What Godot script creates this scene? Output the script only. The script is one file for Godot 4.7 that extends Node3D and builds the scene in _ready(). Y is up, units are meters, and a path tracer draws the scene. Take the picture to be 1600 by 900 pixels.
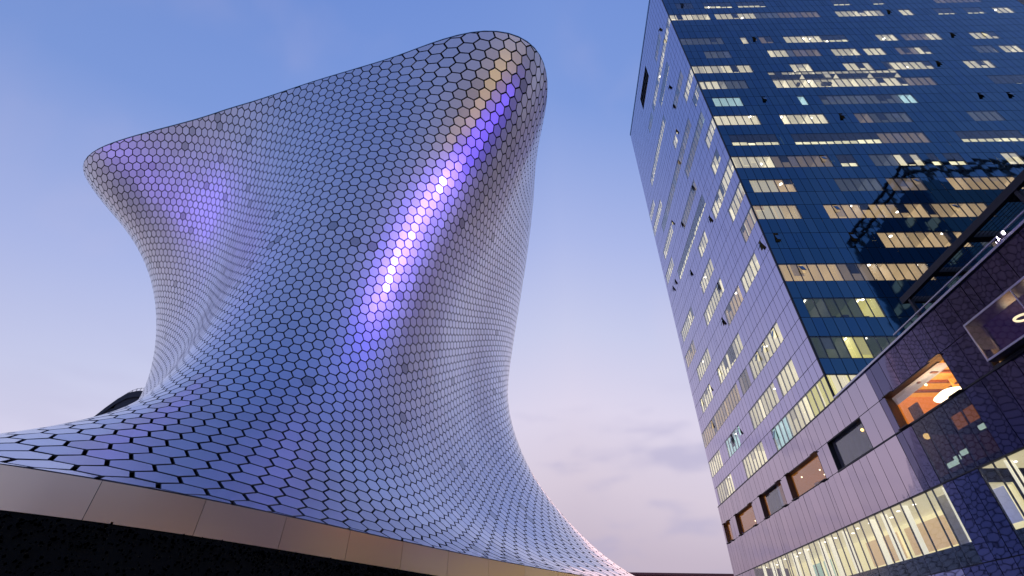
extends Node3D
# A museum clad in hexagonal metal tiles beside a glass office tower with a glazed podium, at dusk, seen from the plaza.
# Frames: x right, y up, -z ahead of the camera; metres. The facade frame has its first axis along the podium front.

const EYE := Vector3(0, 1.6, 0)
const ALONG := Vector3(0.08035, 0, -0.99677)      # along the podium front, away from the camera
const INTO := Vector3(0.99677, 0, 0.08035)        # into the podium
const FOOT := Vector3(20.9321, 0, 1.6873)         # foot of the podium front nearest the camera
const SIDE := Vector3(0.99938, 0, 0.03532)        # along the tower's front towards the right
const CORNER := Vector3(23.6551, 0, -32.0931)     # foot of the tower corner
const CORNER_S := 33.89
const BACK := Vector3(0.03532, 0, -0.99938)       # into the tower from its front

# museum surface
const GROW := 1.73
const LOW := 4.0
const HIGH := 32.0
const ROUND := 40
const RISE := 11
const CELL_ROUND := 18
const CELL_RISE := 8

var rng := RandomNumberGenerator.new()
var M := {}
var radii := PackedFloat64Array()
var cell_a := PackedFloat64Array()
var cell_b := PackedFloat64Array()


func _ready() -> void:
	rng.seed = 20417
	# --- camera, sky, sun, exposure
	var cam := Camera3D.new()
	cam.name = "camera"
	cam.fov = 62.457
	cam.near = 0.1
	cam.far = 4000.0
	cam.transform = Transform3D(Basis(Vector3(0.999893, 0.011574, 0.008973), Vector3(-0.014645, 0.790240, 0.612623), Vector3(0, -0.612688, 0.790325)), EYE)
	add_child(cam)
	cam.current = true
	var we := WorldEnvironment.new()
	we.name = "dusk_environment"
	var env := Environment.new()
	env.background_mode = Environment.BG_SKY
	env.sky = Sky.new()
	env.sky.sky_material = dusk_sky()
	env.background_energy_multiplier = 1.0
	env.tonemap_mode = Environment.TONE_MAPPER_LINEAR
	env.tonemap_exposure = 1.0
	env.sdfgi_enabled = true
	env.ssao_enabled = true
	env.ssil_enabled = true
	we.environment = env
	add_child(we)
	var sun := DirectionalLight3D.new()
	sun.name = "afterglow"
	sun.light_energy = 0.06
	sun.light_color = Color(1.0, 0.78, 0.72)
	sun.light_angular_distance = 25.0
	sun.shadow_enabled = true
	add_child(sun)
	sun.look_at_from_position(Vector3.ZERO, Vector3(-0.25, -0.16, 1.0))

	make_materials()
	unpack()
	# --- setting
	build_ground()
	build_museum()
	build_podium()
	build_tower()
	build_far_things()
	build_roof_things()
	build_tower_behind()
	build_floodlights()


# ---------------------------------------------------------------- sky

func dusk_sky() -> PanoramaSkyMaterial:
	var w := 1024
	var h := 512
	var im := Image.create(w, h, false, Image.FORMAT_RGBF)
	var stops := [[-90.0, Color8(120, 112, 128)], [0.0, Color8(186, 172, 190)], [9.0, Color8(198, 184, 201)], [16.0, Color8(216, 204, 220)], [24.0, Color8(222, 215, 236)], [33.0, Color8(201, 205, 236)], [44.0, Color8(172, 185, 233)], [60.0, Color8(127, 156, 221)], [80.0, Color8(108, 140, 212)], [105.0, Color8(98, 130, 208)], [140.0, Color8(84, 114, 198)]]
	var n := FastNoiseLite.new()
	n.seed = 5
	n.noise_type = FastNoiseLite.TYPE_SIMPLEX_SMOOTH
	n.frequency = 1.0
	n.fractal_octaves = 5
	var dark := Color8(170, 168, 205).srgb_to_linear()
	var pale := Color8(238, 214, 224).srgb_to_linear()
	for j in h:
		var el := 90.0 - (j + 0.5) / h * 180.0
		for i in w:
			var az := (i + 0.5) / w * 360.0
			if az > 180.0:
				az -= 360.0
			var off := absf(az - 8.0)
			if off > 180.0:
				off = 360.0 - off
			var e := el + 0.24 * off * clampf(el / 12.0, 0.0, 1.0)
			var k := 0
			while k < stops.size() - 2 and e > stops[k + 1][0]:
				k += 1
			var t := clampf((e - stops[k][0]) / (stops[k + 1][0] - stops[k][0]), 0.0, 1.0)
			var a: Color = stops[k][1]
			var b: Color = stops[k + 1][1]
			var c := a.srgb_to_linear().lerp(b.srgb_to_linear(), t)
			var f := 1.0 - 0.30 * smoothstep(35.0, 170.0, off)
			c = Color(c.r * f, c.g * f, c.b * f)
			if el > 1.0 and el < 75.0:
				var ar := deg_to_rad(az)
				var er := deg_to_rad(el)
				var d := Vector3(sin(ar) * cos(er), sin(er), -cos(ar) * cos(er))
				# thin cloud bank low in the west, wisps higher up
				var p := Vector3(d.x, d.y * 4.2, d.z) * 2.6
				var q := n.get_noise_3dv(p + Vector3(3.1, 0.4, 1.7)) + 0.5 * n.get_noise_3dv(p * 2.3)
				var bank := smoothstep(0.10, 0.62, q) * smoothstep(3.0, 9.0, el) * (1.0 - smoothstep(17.0, 27.0, el)) * (1.0 - smoothstep(22.0, 60.0, off) * 0.85)
				c = c.lerp(Color(dark.r * f, dark.g * f, dark.b * f), 0.5 * bank)
				var wisp := smoothstep(0.12, 0.7, n.get_noise_3dv(d * 2.6 + Vector3(9, 2, 4))) * smoothstep(18.0, 34.0, el) * (1.0 - smoothstep(60.0, 75.0, el))
				c = c.lerp(Color(pale.r * f, pale.g * f, pale.b * f), 0.08 * wisp)
			im.set_pixel(i, j, c)
	var m := PanoramaSkyMaterial.new()
	m.panorama = ImageTexture.create_from_image(im)
	return m


# ---------------------------------------------------------------- materials

func mat(albedo: Color, rough := 0.6, metal := 0.0) -> StandardMaterial3D:
	var m := StandardMaterial3D.new()
	m.albedo_color = albedo.linear_to_srgb()
	m.roughness = rough
	m.metallic = metal
	return m


func glow(c: Color, energy: float, albedo := Color(0.5, 0.5, 0.5)) -> StandardMaterial3D:
	var m := mat(albedo, 0.7)
	m.emission_enabled = true
	m.emission = c.linear_to_srgb()
	m.emission_energy_multiplier = energy
	return m


func noise_tex(freq: float, seed_: int, normal := false, strength := 1.0, octaves := 3) -> NoiseTexture2D:
	var n := FastNoiseLite.new()
	n.seed = seed_
	n.frequency = freq
	n.fractal_octaves = octaves
	var t := NoiseTexture2D.new()
	t.width = 512
	t.height = 512
	t.seamless = true
	t.as_normal_map = normal
	t.bump_strength = strength
	t.noise = n
	return t


func make_materials() -> void:
	# satin aluminium of the tiles: each tile carries its own slight tone
	var tile := mat(Color(1, 1, 1), 0.44, 1.0)
	tile.clearcoat_enabled = true
	tile.clearcoat = 1.0
	tile.clearcoat_roughness = 0.15
	tile.vertex_color_use_as_albedo = true
	M.tile = tile
	M.tile_edge = mat(Color(0.32, 0.33, 0.36), 0.4, 1.0)
	M.shell = mat(Color(0.012, 0.012, 0.016), 0.9)
	M.rim = mat(Color(0.25, 0.33, 0.36), 0.4, 1.0)
	M.roof = mat(Color(0.2, 0.2, 0.2), 0.9)
	for i in 3:
		var band := mat([Color(0.93, 0.74, 0.56), Color(0.94, 0.77, 0.60), Color(0.91, 0.71, 0.52)][i], 0.3, 1.0)  # plain metal; the warm light it mirrors is tinted into the colour
		band.normal_enabled = true
		band.normal_texture = noise_tex(0.01, 31 + i, true, 2.0)
		band.normal_scale = 0.12
		band.uv1_triplanar = true
		band.uv1_world_triplanar = true
		band.uv1_scale = Vector3(0.3, 2.2, 0.3)
		M["band%d" % i] = band
	# coated glass: a mirror that returns a part of the light, bluish when seen square on
	for i in 4:
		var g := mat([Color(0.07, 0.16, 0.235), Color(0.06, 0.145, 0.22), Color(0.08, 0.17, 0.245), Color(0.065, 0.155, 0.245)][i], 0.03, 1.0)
		g.normal_enabled = true
		g.normal_texture = noise_tex(0.006, 61 + i, true, 3.0, 2)
		g.normal_scale = 0.05
		g.uv1_triplanar = true
		g.uv1_world_triplanar = true
		g.uv1_scale = Vector3(0.16, 0.16, 0.16)
		M["glass%d" % i] = g
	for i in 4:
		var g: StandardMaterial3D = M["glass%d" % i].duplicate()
		g.albedo_color = ([Color(0.46, 0.405, 0.55), Color(0.448, 0.395, 0.54), Color(0.472, 0.415, 0.555), Color(0.455, 0.405, 0.55)][i] as Color).linear_to_srgb()  # left face: the pale sky it mirrors is put into a lighter colour
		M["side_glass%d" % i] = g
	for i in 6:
		var g := mat([Color(0.46, 0.385, 0.45), Color(0.44, 0.37, 0.435), Color(0.48, 0.40, 0.465), Color(0.135, 0.12, 0.20), Color(0.12, 0.11, 0.185), Color(0.15, 0.13, 0.21)][i], 0.03, 1.0)  # pale set holds mirrored sky in its colour, dark set the mirrored museum
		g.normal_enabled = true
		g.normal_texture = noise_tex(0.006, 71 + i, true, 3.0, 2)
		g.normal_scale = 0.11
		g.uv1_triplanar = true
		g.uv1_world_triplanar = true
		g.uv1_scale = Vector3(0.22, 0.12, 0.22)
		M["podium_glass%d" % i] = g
	var pane := mat(Color(0.02, 0.035, 0.07), 0.03)
	pane.transparency = BaseMaterial3D.TRANSPARENCY_ALPHA
	pane.albedo_color.a = 0.16
	pane.metallic_specular = 0.75
	M.pane = pane
	var shop := mat(Color(0.03, 0.03, 0.05), 0.03)
	shop.transparency = BaseMaterial3D.TRANSPARENCY_ALPHA
	shop.albedo_color.a = 0.10
	shop.metallic_specular = 0.75
	M.shop_pane = shop
	var dark_pane := mat(Color(0.03, 0.015, 0.07), 0.03)
	dark_pane.transparency = BaseMaterial3D.TRANSPARENCY_ALPHA
	dark_pane.albedo_color.a = 0.5
	dark_pane.metallic_specular = 0.9
	M.dark_pane = dark_pane
	M.core = mat(Color(0.01, 0.011, 0.015), 0.9)
	M.frame = mat(Color(0.03, 0.028, 0.032), 0.45, 0.3)
	M.frame_brown = mat(Color(0.12, 0.07, 0.05), 0.5)
	M.loggia = mat(Color(0.42, 0.27, 0.25), 0.7)
	M.dark_glass = mat(Color(0.07, 0.14, 0.19), 0.12, 1.0)
	M.alu = mat(Color(0.62, 0.6, 0.64), 0.35, 1.0)
	M.white = mat(Color(0.75, 0.73, 0.7), 0.6)
	M.curtain = mat(Color(0.26, 0.24, 0.25), 0.8)
	M.wood = mat(Color(0.30, 0.12, 0.035), 0.5)
	M.table = mat(Color(0.6, 0.35, 0.2), 0.4)
	M.dark_wood = mat(Color(0.06, 0.02, 0.012), 0.4)
	M.louvre = mat(Color(0.022, 0.02, 0.026), 0.5, 0.2)
	M.ivy_soil = mat(Color(0.006, 0.006, 0.005), 1.0)
	var leaf := mat(Color(0.03, 0.036, 0.014), 0.6)
	leaf.vertex_color_use_as_albedo = true
	leaf.albedo_color = Color(1, 1, 1)
	M.leaf = leaf
	var pave := mat(Color(0.16, 0.155, 0.15), 0.75)
	pave.albedo_texture = noise_tex(0.02, 7)
	pave.uv1_triplanar = true
	pave.uv1_world_triplanar = true
	pave.uv1_scale = Vector3(0.25, 0.25, 0.25)
	pave.albedo_color = Color(0.5, 0.49, 0.48)
	M.paving = pave
	M.asphalt = mat(Color(0.05, 0.05, 0.052), 0.9)
	var brick := mat(Color(0.55, 0.21, 0.18), 0.9)
	M.brick = brick
	M.concrete = mat(Color(0.10, 0.10, 0.115), 0.9)
	M.steel = mat(Color(0.2, 0.2, 0.21), 0.5, 0.8)
	# interiors by kind: walls, ceilings and fittings glow in place of room light
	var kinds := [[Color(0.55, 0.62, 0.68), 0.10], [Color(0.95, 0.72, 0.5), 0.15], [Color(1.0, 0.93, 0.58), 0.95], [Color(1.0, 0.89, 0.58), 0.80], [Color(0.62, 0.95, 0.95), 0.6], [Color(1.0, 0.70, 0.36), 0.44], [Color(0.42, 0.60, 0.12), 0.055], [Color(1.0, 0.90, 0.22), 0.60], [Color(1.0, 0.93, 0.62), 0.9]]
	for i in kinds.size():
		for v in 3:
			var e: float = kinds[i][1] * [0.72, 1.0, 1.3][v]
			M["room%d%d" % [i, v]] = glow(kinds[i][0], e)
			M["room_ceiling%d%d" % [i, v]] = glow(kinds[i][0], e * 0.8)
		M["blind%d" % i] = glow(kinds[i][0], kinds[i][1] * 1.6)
	M.tube = glow(Color(1.0, 0.97, 0.8), 4.0)
	M.spot = glow(Color(1.0, 0.93, 0.82), 9.0)
	M.shade = mat(Color(0.03, 0.035, 0.06), 0.6)
	M.shop_wall = glow(Color(1.0, 0.88, 0.44), 0.85)
	M.shop_ceiling = glow(Color(1.0, 0.88, 0.5), 0.6)
	M.shop_fin = glow(Color(1.0, 0.95, 0.72), 0.85, Color(0.75, 0.75, 0.72))
	M.amber_shop = glow(Color(1.0, 0.55, 0.18), 0.8)
	M.teal = glow(Color(0.36, 0.72, 0.60), 0.55)
	M.board = glow(Color(1.0, 0.62, 0.25), 0.55)
	M.blue_wall = glow(Color(0.35, 0.42, 0.85), 0.45)
	M.cold = glow(Color(0.75, 1.0, 0.85), 1.6)
	M.violet_glow = glow(Color(0.22, 0.05, 0.75), 0.10, Color(0.05, 0.03, 0.08))
	M.screen = glow(Color(0.18, 0.2, 1.0), 1.0)
	M.paper = glow(Color(1.0, 0.95, 0.85), 0.75, Color(0.8, 0.8, 0.8))
	M.orange_wall = glow(Color(1.0, 0.30, 0.015), 0.55, Color(0.5, 0.2, 0.05))
	M.orange_ceiling = glow(Color(1.0, 0.40, 0.02), 0.8, Color(0.5, 0.25, 0.1))
	M.amber_wall = glow(Color(1.0, 0.36, 0.03), 0.24, Color(0.25, 0.10, 0.03))
	M.amber_dark = glow(Color(0.9, 0.2, 0.05), 0.04, Color(0.12, 0.04, 0.03))
	M.red_seat = glow(Color(1.0, 0.13, 0.01), 0.5, Color(0.4, 0.08, 0.03))
	M.ring = glow(Color(1.0, 0.82, 0.5), 5.0)
	M.lantern = glow(Color(1.0, 0.62, 0.2), 3.0)
	M.led = glow(Color(0.62, 0.42, 1.0), 1.0)
	M.led_lamp = glow(Color(0.85, 0.75, 1.0), 14.0)
	M.soffit = glow(Color(0.75, 0.68, 0.85), 0.16, Color(0.7, 0.7, 0.72))
	M.gill = glow(Color(1.0, 0.5, 0.12), 0.5)


# ---------------------------------------------------------------- helpers

var taken := {}

func numbered(called: String) -> String:
	var k: int = taken.get(called, 0)
	taken[called] = k + 1
	return called if k == 0 else "%s_%03d" % [called, k]


func tag(o: Node3D, label: String, category: String, group := "", kind := "") -> Node3D:
	o.set_meta("label", label)
	if category != "":
		o.set_meta("category", category)
	if group != "":
		o.set_meta("group", group)
	if kind != "":
		o.set_meta("kind", kind)
	return o


func base(called: String, at: Vector3) -> Node3D:
	var o := Node3D.new()
	o.name = numbered(called)
	add_child(o)
	o.position = at
	return o


func put(called: String, mesh: Mesh, m: Material, parent: Node, t := Transform3D.IDENTITY) -> MeshInstance3D:
	var o := MeshInstance3D.new()
	o.name = called if parent != self else numbered(called)
	o.mesh = mesh
	if m:
		o.material_override = m
	o.transform = t
	parent.add_child(o, true)
	return o


# a box from corner to corner in a frame, with its edges slightly cut
func add_box(st: SurfaceTool, f: Transform3D, lo: Vector3, hi: Vector3) -> void:
	var p := []
	for i in 8:
		p.append(f * Vector3(hi.x if i & 1 else lo.x, hi.y if i & 2 else lo.y, hi.z if i & 4 else lo.z))
	var flip := f.basis.determinant() < 0.0
	for q in [[0, 1, 3, 2], [5, 4, 6, 7], [4, 0, 2, 6], [1, 5, 7, 3], [2, 3, 7, 6], [4, 5, 1, 0]]:
		var a: Vector3 = p[q[0]]
		var b: Vector3 = p[q[1]]
		var c: Vector3 = p[q[2]]
		var d: Vector3 = p[q[3]]
		var n := -(b - a).cross(c - a).normalized()
		if flip:
			n = -n
		st.set_normal(-n)
		if flip:
			for v in [a, b, c, a, c, d]:
				st.add_vertex(v)
		else:
			for v in [a, c, b, a, d, c]:
				st.add_vertex(v)


# a flat or softly shaded polygon whose front looks along n, whichever way its corners run
func face(st: SurfaceTool, p: Array, n: Vector3, normals := []) -> void:
	var order := range(p.size())
	if ((p[1] - p[0]) as Vector3).cross(p[2] - p[0]).dot(n) > 0.0:
		order.reverse()
	for i in range(1, p.size() - 1):
		for k in [order[0], order[i], order[i + 1]]:
			st.set_normal(normals[k] if normals.size() else n)
			st.add_vertex(p[k])


func tool() -> SurfaceTool:
	var st := SurfaceTool.new()
	st.begin(Mesh.PRIMITIVE_TRIANGLES)
	return st


func box_mesh(lo: Vector3, hi: Vector3, f := Transform3D.IDENTITY) -> ArrayMesh:
	var st := tool()
	add_box(st, f, lo, hi)
	return st.commit()


func rod(st: SurfaceTool, a: Vector3, b: Vector3, ra: float, rb: float, sides := 8) -> void:
	var ax := (b - a).normalized()
	var u := ax.cross(Vector3(0.3, 0.1, 0.95) if absf(ax.y) > 0.9 else Vector3.UP).normalized()
	var v := ax.cross(u)
	for i in sides:
		var t0 := TAU * i / sides
		var t1 := TAU * (i + 1) / sides
		var d0 := u * cos(t0) + v * sin(t0)
		var d1 := u * cos(t1) + v * sin(t1)
		face(st, [a + d0 * ra, a + d1 * ra, b + d1 * rb, b + d0 * rb], (d0 + d1).normalized(), [d0, d1, d1, d0])
		face(st, [a, a + d1 * ra, a + d0 * ra], -ax)
		face(st, [b, b + d0 * rb, b + d1 * rb], ax)


# frame of the podium front: x along, y up, z into the building
func front() -> Transform3D:
	return Transform3D(Basis(ALONG, Vector3.UP, INTO), FOOT)


# frame of the tower's right-hand face: x to the right, y up, z into the building
func side() -> Transform3D:
	return Transform3D(Basis(SIDE, Vector3.UP, BACK), CORNER)


# ---------------------------------------------------------------- museum

func unpack() -> void:
	for row in RADII:
		for v in row:
			radii.append(v)
	for row in CELLS_ALONG:
		for v in row:
			cell_a.append(v)
	for row in CELLS_UP:
		for v in row:
			cell_b.append(v)


func bsp(t: float) -> Vector4:
	var s := 1.0 - t
	return Vector4(s * s * s, 3 * t * t * t - 6 * t * t + 4, -3 * t * t * t + 3 * t * t + 3 * t + 1, t * t * t) / 6.0


# a point of the museum's skin: u goes round from the back, v from the base to the rim
func skin(u: float, v: float) -> Vector3:
	var phi := -PI * 0.5 + TAU * u
	var a := fposmod(phi / TAU * ROUND, ROUND)
	var ia := int(floor(a))
	var wa := bsp(a - ia)
	var vv := clampf(v, -0.02, 1.02)
	var b := signf(vv) * pow(absf(vv), 0.8) * (RISE - 3)
	var ib := clampi(int(floor(b)), 0, RISE - 4)
	var wb := bsp(b - ib)
	var s := 0.0
	for j in 4:
		var row := (ib + j) * ROUND
		var r := 0.0
		for i in 4:
			r += radii[row + (ia - 1 + i + ROUND) % ROUND] * wa[i]
		s += r * wb[j]
	var rad := exp(s)
	var cx := -11.0 + (-22.0 * 32.0 / 46.0 + 11.0) * v
	var cz := -34.0 + (-38.0 * 32.0 / 46.0 + 34.0) * v
	return EYE + (Vector3(cx + rad * cos(phi), LOW + v * (HIGH - LOW), cz + rad * sin(phi)) - EYE) * GROW


# where a point of the skin lies in the honeycomb
func cell(u: float, v: float) -> Vector2:
	var a := u * (CELL_ROUND - 3)
	var ia := clampi(int(floor(a)), 0, CELL_ROUND - 4)
	var wa := bsp(a - ia)
	var b := v * (CELL_RISE - 3)
	var ib := clampi(int(floor(b)), 0, CELL_RISE - 4)
	var wb := bsp(b - ib)
	var x := 0.0
	var y := 0.0
	for j in 4:
		var row := (ib + j) * CELL_ROUND + ia
		for i in 4:
			var w := wa[i] * wb[j]
			x += cell_a[row + i] * w
			y += cell_b[row + i] * w
	return Vector2(x, y)


func cut(poly: PackedVector2Array, axis: int, limit: float, keep_below: bool) -> PackedVector2Array:
	var out := PackedVector2Array()
	for i in poly.size():
		var p := poly[i]
		var q := poly[(i + 1) % poly.size()]
		var dp := (limit - p[axis]) if keep_below else (p[axis] - limit)
		var dq := (limit - q[axis]) if keep_below else (q[axis] - limit)
		if dp >= 0.0:
			out.append(p)
		if (dp >= 0.0) != (dq >= 0.0):
			out.append(p.lerp(q, dp / (dp - dq)))
	return out


func build_museum() -> void:
	var museum := base("museum_building", Vector3.ZERO)
	tag(museum, "curving museum clad in silvery hexagonal tiles, wide at its top and base and pinched between", "museum")
	# one tile per cell of the honeycomb, found by walking from neighbour to neighbour
	var start := Vector2(0.5, 0.4)
	var c0 := cell(start.x, start.y)
	var step_a := Vector2(1, 0)
	var step_b := Vector2(0.5, -sqrt(3.0) / 2.0)
	var j0 := int(round(c0.y / step_b.y))
	var i0 := int(round(c0.x - j0 * 0.5))
	var todo := [Vector4(i0, j0, start.x, start.y)]
	var done := {Vector2i(i0, j0): true}
	var tiles := []
	var e := 0.0008
	while todo.size() > 0:
		var it: Vector4 = todo.pop_back()
		var ij := Vector2i(int(it.x), int(it.y))
		var want := step_a * ij.x + step_b * ij.y
		var p := Vector2(it.z, it.w)
		var du := Vector2.ZERO
		var dv := Vector2.ZERO
		for k in 4:
			var z := cell(p.x, p.y)
			du = (cell(p.x + e, p.y) - z) / e
			dv = (cell(p.x, p.y + e) - z) / e
			var det := du.x * dv.y - du.y * dv.x
			var d := want - z
			var s := Vector2((d.x * dv.y - d.y * dv.x) / det, (du.x * d.y - du.y * d.x) / det)
			p += s.limit_length(0.03)
			if s.length() < 0.00003:
				break
		if p.x < -0.012 or p.x > 1.012 or p.y < -0.035 or p.y > 1.035:
			continue
		var inv := 1.0 / (du.x * dv.y - du.y * dv.x)
		var poly := PackedVector2Array()
		for k in 6:
			var an := deg_to_rad(30.0 + 60.0 * k)
			var d := Vector2(cos(an), sin(an)) / sqrt(3.0) * 0.902
			poly.append(p + Vector2((d.x * dv.y - d.y * dv.x) * inv, (du.x * d.y - du.y * d.x) * inv))
		poly = cut(cut(cut(cut(poly, 1, 0.9985, true), 1, 0.0015, false), 0, 0.9995, true), 0, 0.0005, false)
		if poly.size() >= 3:
			tiles.append([p, poly])
		for n in [Vector2i(1, 0), Vector2i(-1, 0), Vector2i(0, 1), Vector2i(0, -1), Vector2i(1, -1), Vector2i(-1, 1)]:
			var q: Vector2i = ij + n
			if not done.has(q):
				done[q] = true
				var d: Vector2 = step_a * n.x + step_b * n.y
				todo.append(Vector4(q.x, q.y, p.x + (d.x * dv.y - d.y * dv.x) * inv, p.y + (du.x * d.y - du.y * d.x) * inv))
	# the 300 that show largest are parts, the rest one part
	var score := []
	var shapes := []
	var lens := Basis(Vector3(0.999893, 0.011574, 0.008973), Vector3(-0.014645, 0.790240, 0.612623), Vector3(0, -0.612688, 0.790325))
	for t in tiles.size():
		var p: Vector2 = tiles[t][0]
		var poly: PackedVector2Array = tiles[t][1]
		var mid := Vector2.ZERO
		for q in poly:
			mid += q / poly.size()
		var c := skin(mid.x, mid.y)
		var nu := (skin(mid.x + 0.002, mid.y) - c)
		var nv := (skin(mid.x, mid.y + 0.004) - c)
		var n := nu.cross(nv).normalized()
		if n.dot(c - (EYE + (Vector3(-14, c.y, -32) - EYE) * 1.6)) < 0.0:
			n = -n
		var pts := []
		for q in poly:
			pts.append(skin(q.x, q.y) - c)
		shapes.append([c, n, pts])
		var view := EYE - c
		var cs := n.dot(view.normalized())
		var local := lens.transposed() * (c - EYE)
		var shows := cs > 0.02 and local.z < 0.0 and absf(local.x / local.z) < 1.1 and absf(local.y / local.z) < 0.62
		score.append([(cs / view.length_squared()) * (1.0 if poly.size() == 6 else 0.6) if shows else 0.0, t])
	score.sort_custom(func(a, b): return a[0] > b[0])
	var big := {}
	for k in mini(300, score.size()):
		big[score[k][1]] = true
	var rest := tool()
	for t in shapes.size():
		var c: Vector3 = shapes[t][0]
		var n: Vector3 = shapes[t][1]
		var tone := 0.80 + rng.randf_range(-0.04, 0.04)
		if rng.randf() < 0.012:
			tone *= 0.62
		var warm := rng.randf_range(-0.012, 0.012)
		var col := Color(tone * (0.98 + warm), tone * 0.965, tone * (1.10 - warm))
		var tilt := Vector3(rng.randf_range(-1, 1), rng.randf_range(-1, 1), rng.randf_range(-1, 1)) * 0.020
		if big.has(t):
			var st := tool()
			add_tile(st, Vector3.ZERO, n, tilt, shapes[t][2], col)
			put("tile", st.commit(), M.tile, museum, Transform3D(Basis.IDENTITY, c))
		else:
			add_tile(rest, c, n, tilt, shapes[t][2], col)
	var field := put("tile_field", rest.commit(), M.tile, museum)
	field.set_meta("kind", "stuff")
	# dark waterproof skin behind the tiles, and the roof
	var st := tool()
	var nu := 220
	var nv := 90
	for j in nv:
		for i in nu:
			var q := []
			for k in [[0, 0], [1, 0], [1, 1], [0, 1]]:
				q.append(inner(float(i + k[0]) / nu, float(j + k[1]) / nv, 0.24))
			for k in [0, 1, 2, 0, 2, 3]:
				st.add_vertex(q[k])
	st.generate_normals()
	put("backing_skin", st.commit(), M.shell, museum)
	var rt := tool()
	var rimt := tool()
	var hub := Vector3(-28, skin(0, 1).y - 0.12, -52)
	for i in nu:
		var a := inner(float(i) / nu, 1.0, 0.1)
		var b := inner(float(i + 1) / nu, 1.0, 0.1)
		face(rt, [hub, Vector3(a.x, hub.y, a.z), Vector3(b.x, hub.y, b.z)], Vector3.UP)
		strip(rimt, float(i) / nu, float(i + 1) / nu)
	put("roof", rt.commit(), M.roof, museum)
	put("rim_trim", rimt.commit(), M.rim, museum)
	# metal band round the foot, panel by panel
	var ring := []
	var run := [0.0]
	var steps := 900
	for i in steps + 1:
		ring.append(skin(float(i) / steps, 0.0))
		if i > 0:
			run.append(run[i - 1] + ring[i].distance_to(ring[i - 1]))
	var total: float = run[steps]
	var start_s := total * 0.5
	var panels := int(total / 3.0)
	var at := 0
	for k in panels:
		var s0 := total * k / panels + 0.008
		var s1 := total * (k + 1) / panels - 0.008
		var bt := tool()
		var prev := []
		for q in 7:
			var s := lerpf(s0, s1, q / 6.0)
			while at > 0 and run[at] > s:
				at -= 1
			while at < steps - 1 and run[at + 1] < s:
				at += 1
			var f: float = (s - run[at]) / (run[at + 1] - run[at])
			var p: Vector3 = ring[at].lerp(ring[at + 1], f)
			var tan_: Vector3 = (ring[at + 1] - ring[at]).normalized()
			var out_ := Vector3(-tan_.z, 0, tan_.x)
			if out_.dot(p - Vector3(-19, p.y, -58)) < 0.0:
				out_ = -out_
			var now := [p + out_ * 0.05, p + out_ * 0.05 + Vector3.DOWN * 1.12, p - out_ * 0.03, p - out_ * 0.03 + Vector3.DOWN * 1.12, out_]
			if q > 0:
				face(bt, [prev[0], now[0], now[1], prev[1]], out_, [prev[4], now[4], now[4], prev[4]])
				face(bt, [prev[0], prev[2], now[2], now[0]], Vector3.UP)
				face(bt, [prev[1], now[1], now[3], prev[3]], Vector3.DOWN)
			if q == 0 or q == 6:
				face(bt, [now[0], now[1], now[3], now[2]], tan_ * (1.0 if q else -1.0))
			prev = now
		put("base_panel", bt.commit(), M["band%d" % (k % 3)], museum)
	build_ivy(ring, run)


func inner(u: float, v: float, depth: float) -> Vector3:
	var c := skin(u, v)
	var n := (skin(u + 0.002, v) - skin(u - 0.002, v)).cross(skin(u, v + 0.004) - skin(u, v - 0.004)).normalized()
	if n.dot(c - (EYE + (Vector3(-14, c.y, -32) - EYE) * 1.6)) < 0.0:
		n = -n
	var p := c - n * depth
	p.y = c.y if v <= 0.0 or v >= 1.0 else p.y
	return p


func strip(st: SurfaceTool, u0: float, u1: float) -> void:
	var a := skin(u0, 1.0)
	var b := skin(u1, 1.0)
	var ai := inner(u0, 1.0, 0.3)
	var bi := inner(u1, 1.0, 0.3)
	var ao := a + (a - ai) * 0.15
	var bo := b + (b - bi) * 0.15
	var up := Vector3.UP * 0.14
	for q in [[ao, bo, bo + up, ao + up], [ao + up, bo + up, bi + up, ai + up], [ai, bi, bo, ao]]:
		var n: Vector3 = (q[1] - q[0]).cross(q[2] - q[0]).normalized()
		if n.dot(a - ai + Vector3.UP * 0.02) < 0.0:
			n = -n
		face(st, q, n)


func add_tile(st: SurfaceTool, c: Vector3, n: Vector3, tilt: Vector3, pts: Array, col: Color) -> void:
	# a shallow plate: flat face slightly tilted, cut edge, side wall
	var k := pts.size()
	var tn := (n + tilt).normalized()
	var top := []
	var rim := []
	var low := []
	for p in pts:
		var v: Vector3 = p
		var lift := -v.dot(tilt) * 0.6
		top.append(c + v * 0.985 + n * (0.05 + lift))
		rim.append(c + v + n * (0.04 + lift))
		low.append(c + v - n * 0.03)
	var turn := 1.0 if ((top[1] - top[0]) as Vector3).cross(top[2] - top[0]).dot(n) < 0.0 else -1.0
	st.set_color(col)
	for i in range(1, k - 1):
		for v in ([top[0], top[i], top[i + 1]] if turn > 0 else [top[0], top[i + 1], top[i]]):
			st.set_normal(tn)
			st.set_color(col)
			st.add_vertex(v)
	for i in k:
		var j := (i + 1) % k
		var outward: Vector3 = ((pts[i] + pts[j]) * 0.5).normalized()
		for band in [[top, rim, (outward + tn * 1.0).normalized()], [rim, low, outward]]:
			var q := [band[0][i], band[1][i], band[1][j], band[0][j]] if turn > 0 else [band[0][i], band[0][j], band[1][j], band[1][i]]
			for z in [0, 1, 2, 0, 2, 3]:
				st.set_normal(band[2])
				st.set_color(Color(col.r * 0.22, col.g * 0.22, col.b * 0.22))  # edge colour darkened to put shade into the gaps
				st.add_vertex(q[z])


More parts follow.
